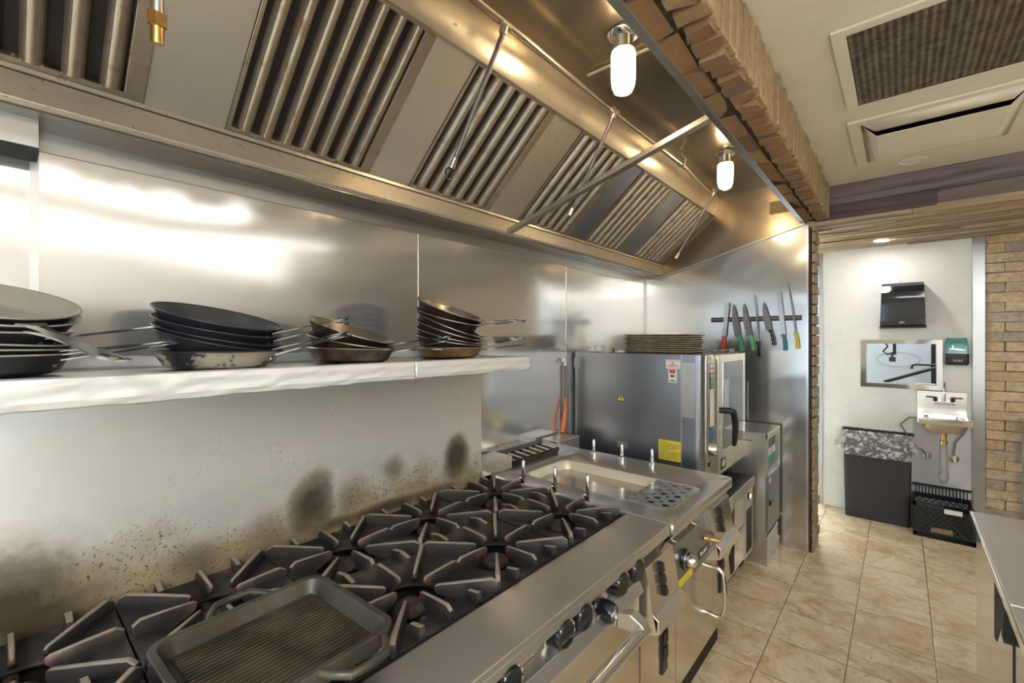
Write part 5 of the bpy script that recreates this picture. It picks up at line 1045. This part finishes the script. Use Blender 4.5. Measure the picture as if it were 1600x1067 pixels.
obj('spout', MB().tube([(0.285, YB-0.05, 1.11), (0.285, YB-0.05, 1.23), (0.285, YB-0.06, 1.262), (0.284, YB-0.085, 1.275), (0.283, YB-0.11, 1.262), (0.283, YB-0.12, 1.235)], 0.010, 12), 'chrome', fc)
for s_ in (-1, 1): obj('lever', MB().cyl((0.285+s_*0.055, YB-0.05, 1.112), (0.285+s_*0.055, YB-0.05, 1.14), 0.014, n=12).hexa([(0.285+s_*0.045, YB-0.058, 1.136), (0.285+s_*0.115, YB-0.075, 1.142), (0.285+s_*0.115, YB-0.065, 1.142), (0.285+s_*0.045, YB-0.044, 1.136), (0.285+s_*0.045, YB-0.058, 1.146), (0.285+s_*0.115, YB-0.075, 1.150), (0.285+s_*0.115, YB-0.065, 1.150), (0.285+s_*0.045, YB-0.044, 1.146)]), 'rubber', fc)
dp = obj('drain_pipe', MB().cyl((0.275, 5.235, 0.80), (0.275, 5.235, 0.725), 0.021, n=16).cyl((0.275, 5.235, 0.74), (0.275, 5.235, 0.50), 0.026, n=16).lathe([(0.030, 0.52), (0.032, 0.49), (0.026, 0.45), (0.010, 0.43), (0.001, 0.428)], (0.275, 5.235, 0), 16), 'pvc', sk)
obj('brass_tailpiece', MB().cyl((0.275, 5.235, 0.862), (0.275, 5.235, 0.78), 0.019, n=16).cyl((0.275, 5.235, 0.79), (0.275, 5.235, 0.765), 0.026, n=12), 'brass', dp)
for (pts, vx) in (([(0.20, 5.33, 0.955), (0.06, 5.36, 0.95), (-0.0, 5.38, 0.88), (0.08, 5.385, 0.72), (0.155, 5.385, 0.66), (0.175, 5.39, 0.625)], 0.178), ([(0.38, 5.33, 0.955), (0.425, 5.36, 0.90), (0.40, 5.38, 0.84), (0.355, 5.39, 0.76), (0.345, 5.39, 0.64)], 0.350)):
    h_ = obj('supply_hose', MB().tube(pts, 0.007, 8), 'blade_dark', sk)
    obj('shutoff_valve', MB().cyl((vx, YB-0.002, 0.62), (vx, YB-0.03, 0.62), 0.036, 0.030, 20).cyl((vx, YB-0.02, 0.62), (vx, YB-0.07, 0.62), 0.012, n=12).cyl((vx, YB-0.062, 0.60), (vx, YB-0.062, 0.655), 0.013, n=10), 'chrome', h_)
mb = MB().box(0.085, 0.455, YB-0.004, YB-0.0005, 0.33, 0.93); tag(obj('splash_sheet', mb, plain('splash_sheet', (0.60, 0.58, 0.60), 0.35, 0.0, 0.08, 6), None, org=(0.27, YB, 0.33)), 'pale grey sheet covering the wall behind the sink plumbing', 'splash panel')

# waste bin with clear liner
tb = thing('waste_bin', 'black slim waste bin with a clear plastic bag liner', 'waste bin', (-0.16, 5.31, 0))
obj('bin_body', loft([ring(0.228, 0.085, 0.02, 0.0, -0.165, 5.300), ring(0.245, 0.098, 0.02, 0.78, -0.165, 5.305), ring(0.255, 0.106, 0.02, 0.785, -0.165, 5.305), ring(0.255, 0.106, 0.02, 0.800, -0.165, 5.305), ring(0.236, 0.090, 0.02, 0.800, -0.165, 5.305), ring(0.222, 0.08, 0.02, 0.05, -0.165, 5.305)]), 'rubber', tb)
def baggy(u, v):
    a = 2*PI*u; base = rrect(0.258, 0.109, 0.025, 0, 24); n = len(base); k = u*n; i = int(k) % n; j = (i+1) % n; q = k-int(k)
    bx, by = base[i][0]*(1-q)+base[j][0]*q, base[i][1]*(1-q)+base[j][1]*q
    drop = 0.175+0.035*math.sin(a*3+0.5)+0.02*math.sin(a*7); w_ = 1+v*(0.035+0.03*math.sin(a*9)+0.018*math.sin(a*23))
    if u < 0: pass
    ex2 = 0.05*v*max(0, -math.cos(a)) if abs(math.sin(a)) < 0.6 else 0
    return (-0.165+bx*w_-ex2, 5.305+by*w_*(1.0 if by < 0 else 0.98), 0.806+0.006*math.sin(a*11)*(1-v)-drop*v)
l_ = obj('bag_liner', MB().grid(baggy, 160, 10), 'bag', tb); l_['label'] = 'clear crinkled plastic bag over the rim'
obj('bag_inside', MB().grid(lambda u, v: (lambda a, b: (-0.165+(a[0]+0.165)*(1-0.12*v*b), 5.305+(a[1]-5.305)*(1-0.25*v*b), 0.806-0.16*v))(baggy(u, 0), 1+0.3*math.sin(u*60)), 120, 6), 'bag', tb)
# milk crate
cr = thing('milk_crate', 'black plastic milk crate upside the wall under the hand sink', 'crate', (0.27, 5.22, 0))
cx0, cx1, cy0, cy1 = 0.080, 0.452, 5.070, 5.390
mb = MB()
for (z0, z1) in ((0.0, 0.035), (0.250, 0.290)): mb.box(cx0, cx1, cy0, cy0+0.012, z0, z1); mb.box(cx0, cx1, cy1-0.012, cy1, z0, z1); mb.box(cx0, cx0+0.012, cy0, cy1, z0, z1); mb.box(cx1-0.012, cx1, cy0, cy1, z0, z1)
mb.box(cx0+0.01, cx1-0.01, cy0+0.01, cy1-0.01, 0.01, 0.018)
for x in (cx0, cx1-0.02): mb.box(x, x+0.02, cy0, cy0+0.02, 0, 0.29); mb.box(x, x+0.02, cy1-0.02, cy1, 0, 0.29)
obj('frame', mb, 'black', cr)
for nm, fn in (('front_lattice', lambda u, z: (cx0+u, cy0+0.003, z)), ('side_lattice', lambda u, z: (cx0+0.003, cy0+u*0.85, z)), ('back_lattice', lambda u, z: (cx0+u, cy1-0.006, z)), ('side_lattice', lambda u, z: (cx1-0.003, cy0+u*0.85, z))):
    mb = MB(); u = 0.03
    while u < 0.34:
        for s_ in (-1, 1):
            q0 = (u, 0.04); q1 = (min(0.355, max(0.015, u+s_*0.18)), 0.04+min(0.2, abs(min(0.355, max(0.015, u+s_*0.18))-u)*1.15))
            mb.tube([fn(*q0), fn(*q1)], 0.0035, 5)
            q0 = (u, 0.248); q1 = (q1[0], 0.248-(q1[1]-0.04)); mb.tube([fn(*q0), fn(*q1)], 0.0035, 5)
        u += 0.042
    obj(nm, mb, 'black', cr)
obj('front_panel', MB().box(cx0+0.015, cx1-0.015, cy0+0.008, cy0+0.012, 0.035, 0.25), 'black_matte', cr); obj('side_panel', MB().box(cx0+0.008, cx0+0.012, cy0+0.015, cy1-0.015, 0.035, 0.25), 'black_matte', cr)
obj('paper_tag', MB().box(0.27, 0.375, cy0-0.002, cy0, 0.225, 0.262), 'paper', cr); o = obj('hand_grip_view', MB().box(0.19, 0.32, cy0-0.001, cy0+0.001, 0.055, 0.095), 'sheet_pan', cr, bevel=0.0); o['label'] = 'tan gap of the hand hole'
mb = MB()
for k in range(16): mb.box(cx0+0.02+k*0.0215, cx0+0.028+k*0.0215, cy1-0.016, cy1-0.008, 0.29, 0.36)
mb.box(cx0, cx1, cy1-0.018, cy1-0.006, 0.355, 0.372); obj('raised_back_rim', mb, 'black', cr)

# ------------------------------------------------------------------ right-hand prep counter
pc = thing('prep_counter', 'refrigerated prep counter with a pale steel top at the right edge', 'counter', (0.6, 1.2, 0))
obj('worktop', MB().box(0.232, 1.05, 1.880, 2.790, 0.868, 0.900), 'counter_steel', pc, bevel=0.003)
obj('near_worktop', MB().box(0.232, 1.05, -0.6, 1.872, 0.868, 0.900), 'counter_steel', pc, bevel=0.003)
obj('edge_strip', MB().box(0.2275, 0.232, -0.6, 2.790, 0.872, 0.899), 'chrome', pc, bevel=0.001)
obj('body', MB().box(0.262, 1.03, -0.58, 2.775, 0.12, 0.868), 'steel_front', pc, bevel=0.002)
for (a, b) in ((1.93, 2.76), (1.02, 1.90), (0.1, 0.99)):
    d_ = obj('door', MB().box(0.246, 0.262, a, b, 0.15, 0.855), 'steel_front', pc, bevel=0.003)
    obj('grip_recess', MB().prism([(0.2445, a+0.13, 0.80), (0.2445, a+0.33, 0.82), (0.2445, a+0.33, 0.62), (0.2445, a+0.28, 0.63)], (0.002, 0, 0)), 'black_matte', d_)
    obj('hinge', MB().box(0.222, 0.247, a-0.045, a-0.005, 0.78, 0.862), 'rubber', d_, bevel=0.004)
    obj('gasket_gap', MB().box(0.244, 0.2465, a-0.028, a-0.010, 0.14, 0.80), 'black_matte', d_)
obj('plinth', MB().box(0.30, 1.0, -0.55, 2.74, 0.0, 0.12), 'black_matte', pc)
# steel table against the brick wall at the right edge
t = thing('steel_table', 'steel table against the brick wall, cut off by the right edge', 'table', (1.2, 5.2, 0))
obj('table_top', MB().box(0.715, 1.9, 4.95, 5.38, 0.985, 1.02), 'steel_bright', t, bevel=0.004)
for (x, y) in ((0.745, 5.35), (0.76, 5.0), (1.86, 5.35), (1.86, 5.0)): obj('leg', MB().cyl((x, y, 0), (x, y, 0.985), 0.014, n=12), 'pvc', t)

# ------------------------------------------------------------------ things in the bright far room, seen through the gap
t = thing('green_notice', 'small green notice hanging in the window of the bright far room', 'sign', (-1.29, 9.21, 1.9)); obj('card', MB().box(-1.38, -1.20, 9.205, 9.215, 1.90, 2.12), 'teal', t); obj('cord', MB().box(-1.292, -1.288, 9.207, 9.213, 2.12, 2.345), 'ink', t)
t = thing('far_counter', 'white counter in the bright far room', 'counter', (-1.6, 8.5, 0)); obj('body', MB().box(-2.6, -0.8, 8.3, 8.9, 0, 0.9), 'white', t); obj('top', MB().box(-2.65, -0.75, 8.25, 8.95, 0.9, 0.93), 'steel', t)
for k in range(3): tag(obj('spice_jar', MB().cyl((-1.40+k*0.09, 8.42, 0.93), (-1.40+k*0.09, 8.42, 1.07), 0.035, n=14), 'orange', None, org=(-1.40+k*0.09, 8.42, 0.93)), 'orange jar on the far counter, %s of the row' % ('left', 'middle', 'right')[k], 'jar', 'jars on the far counter')
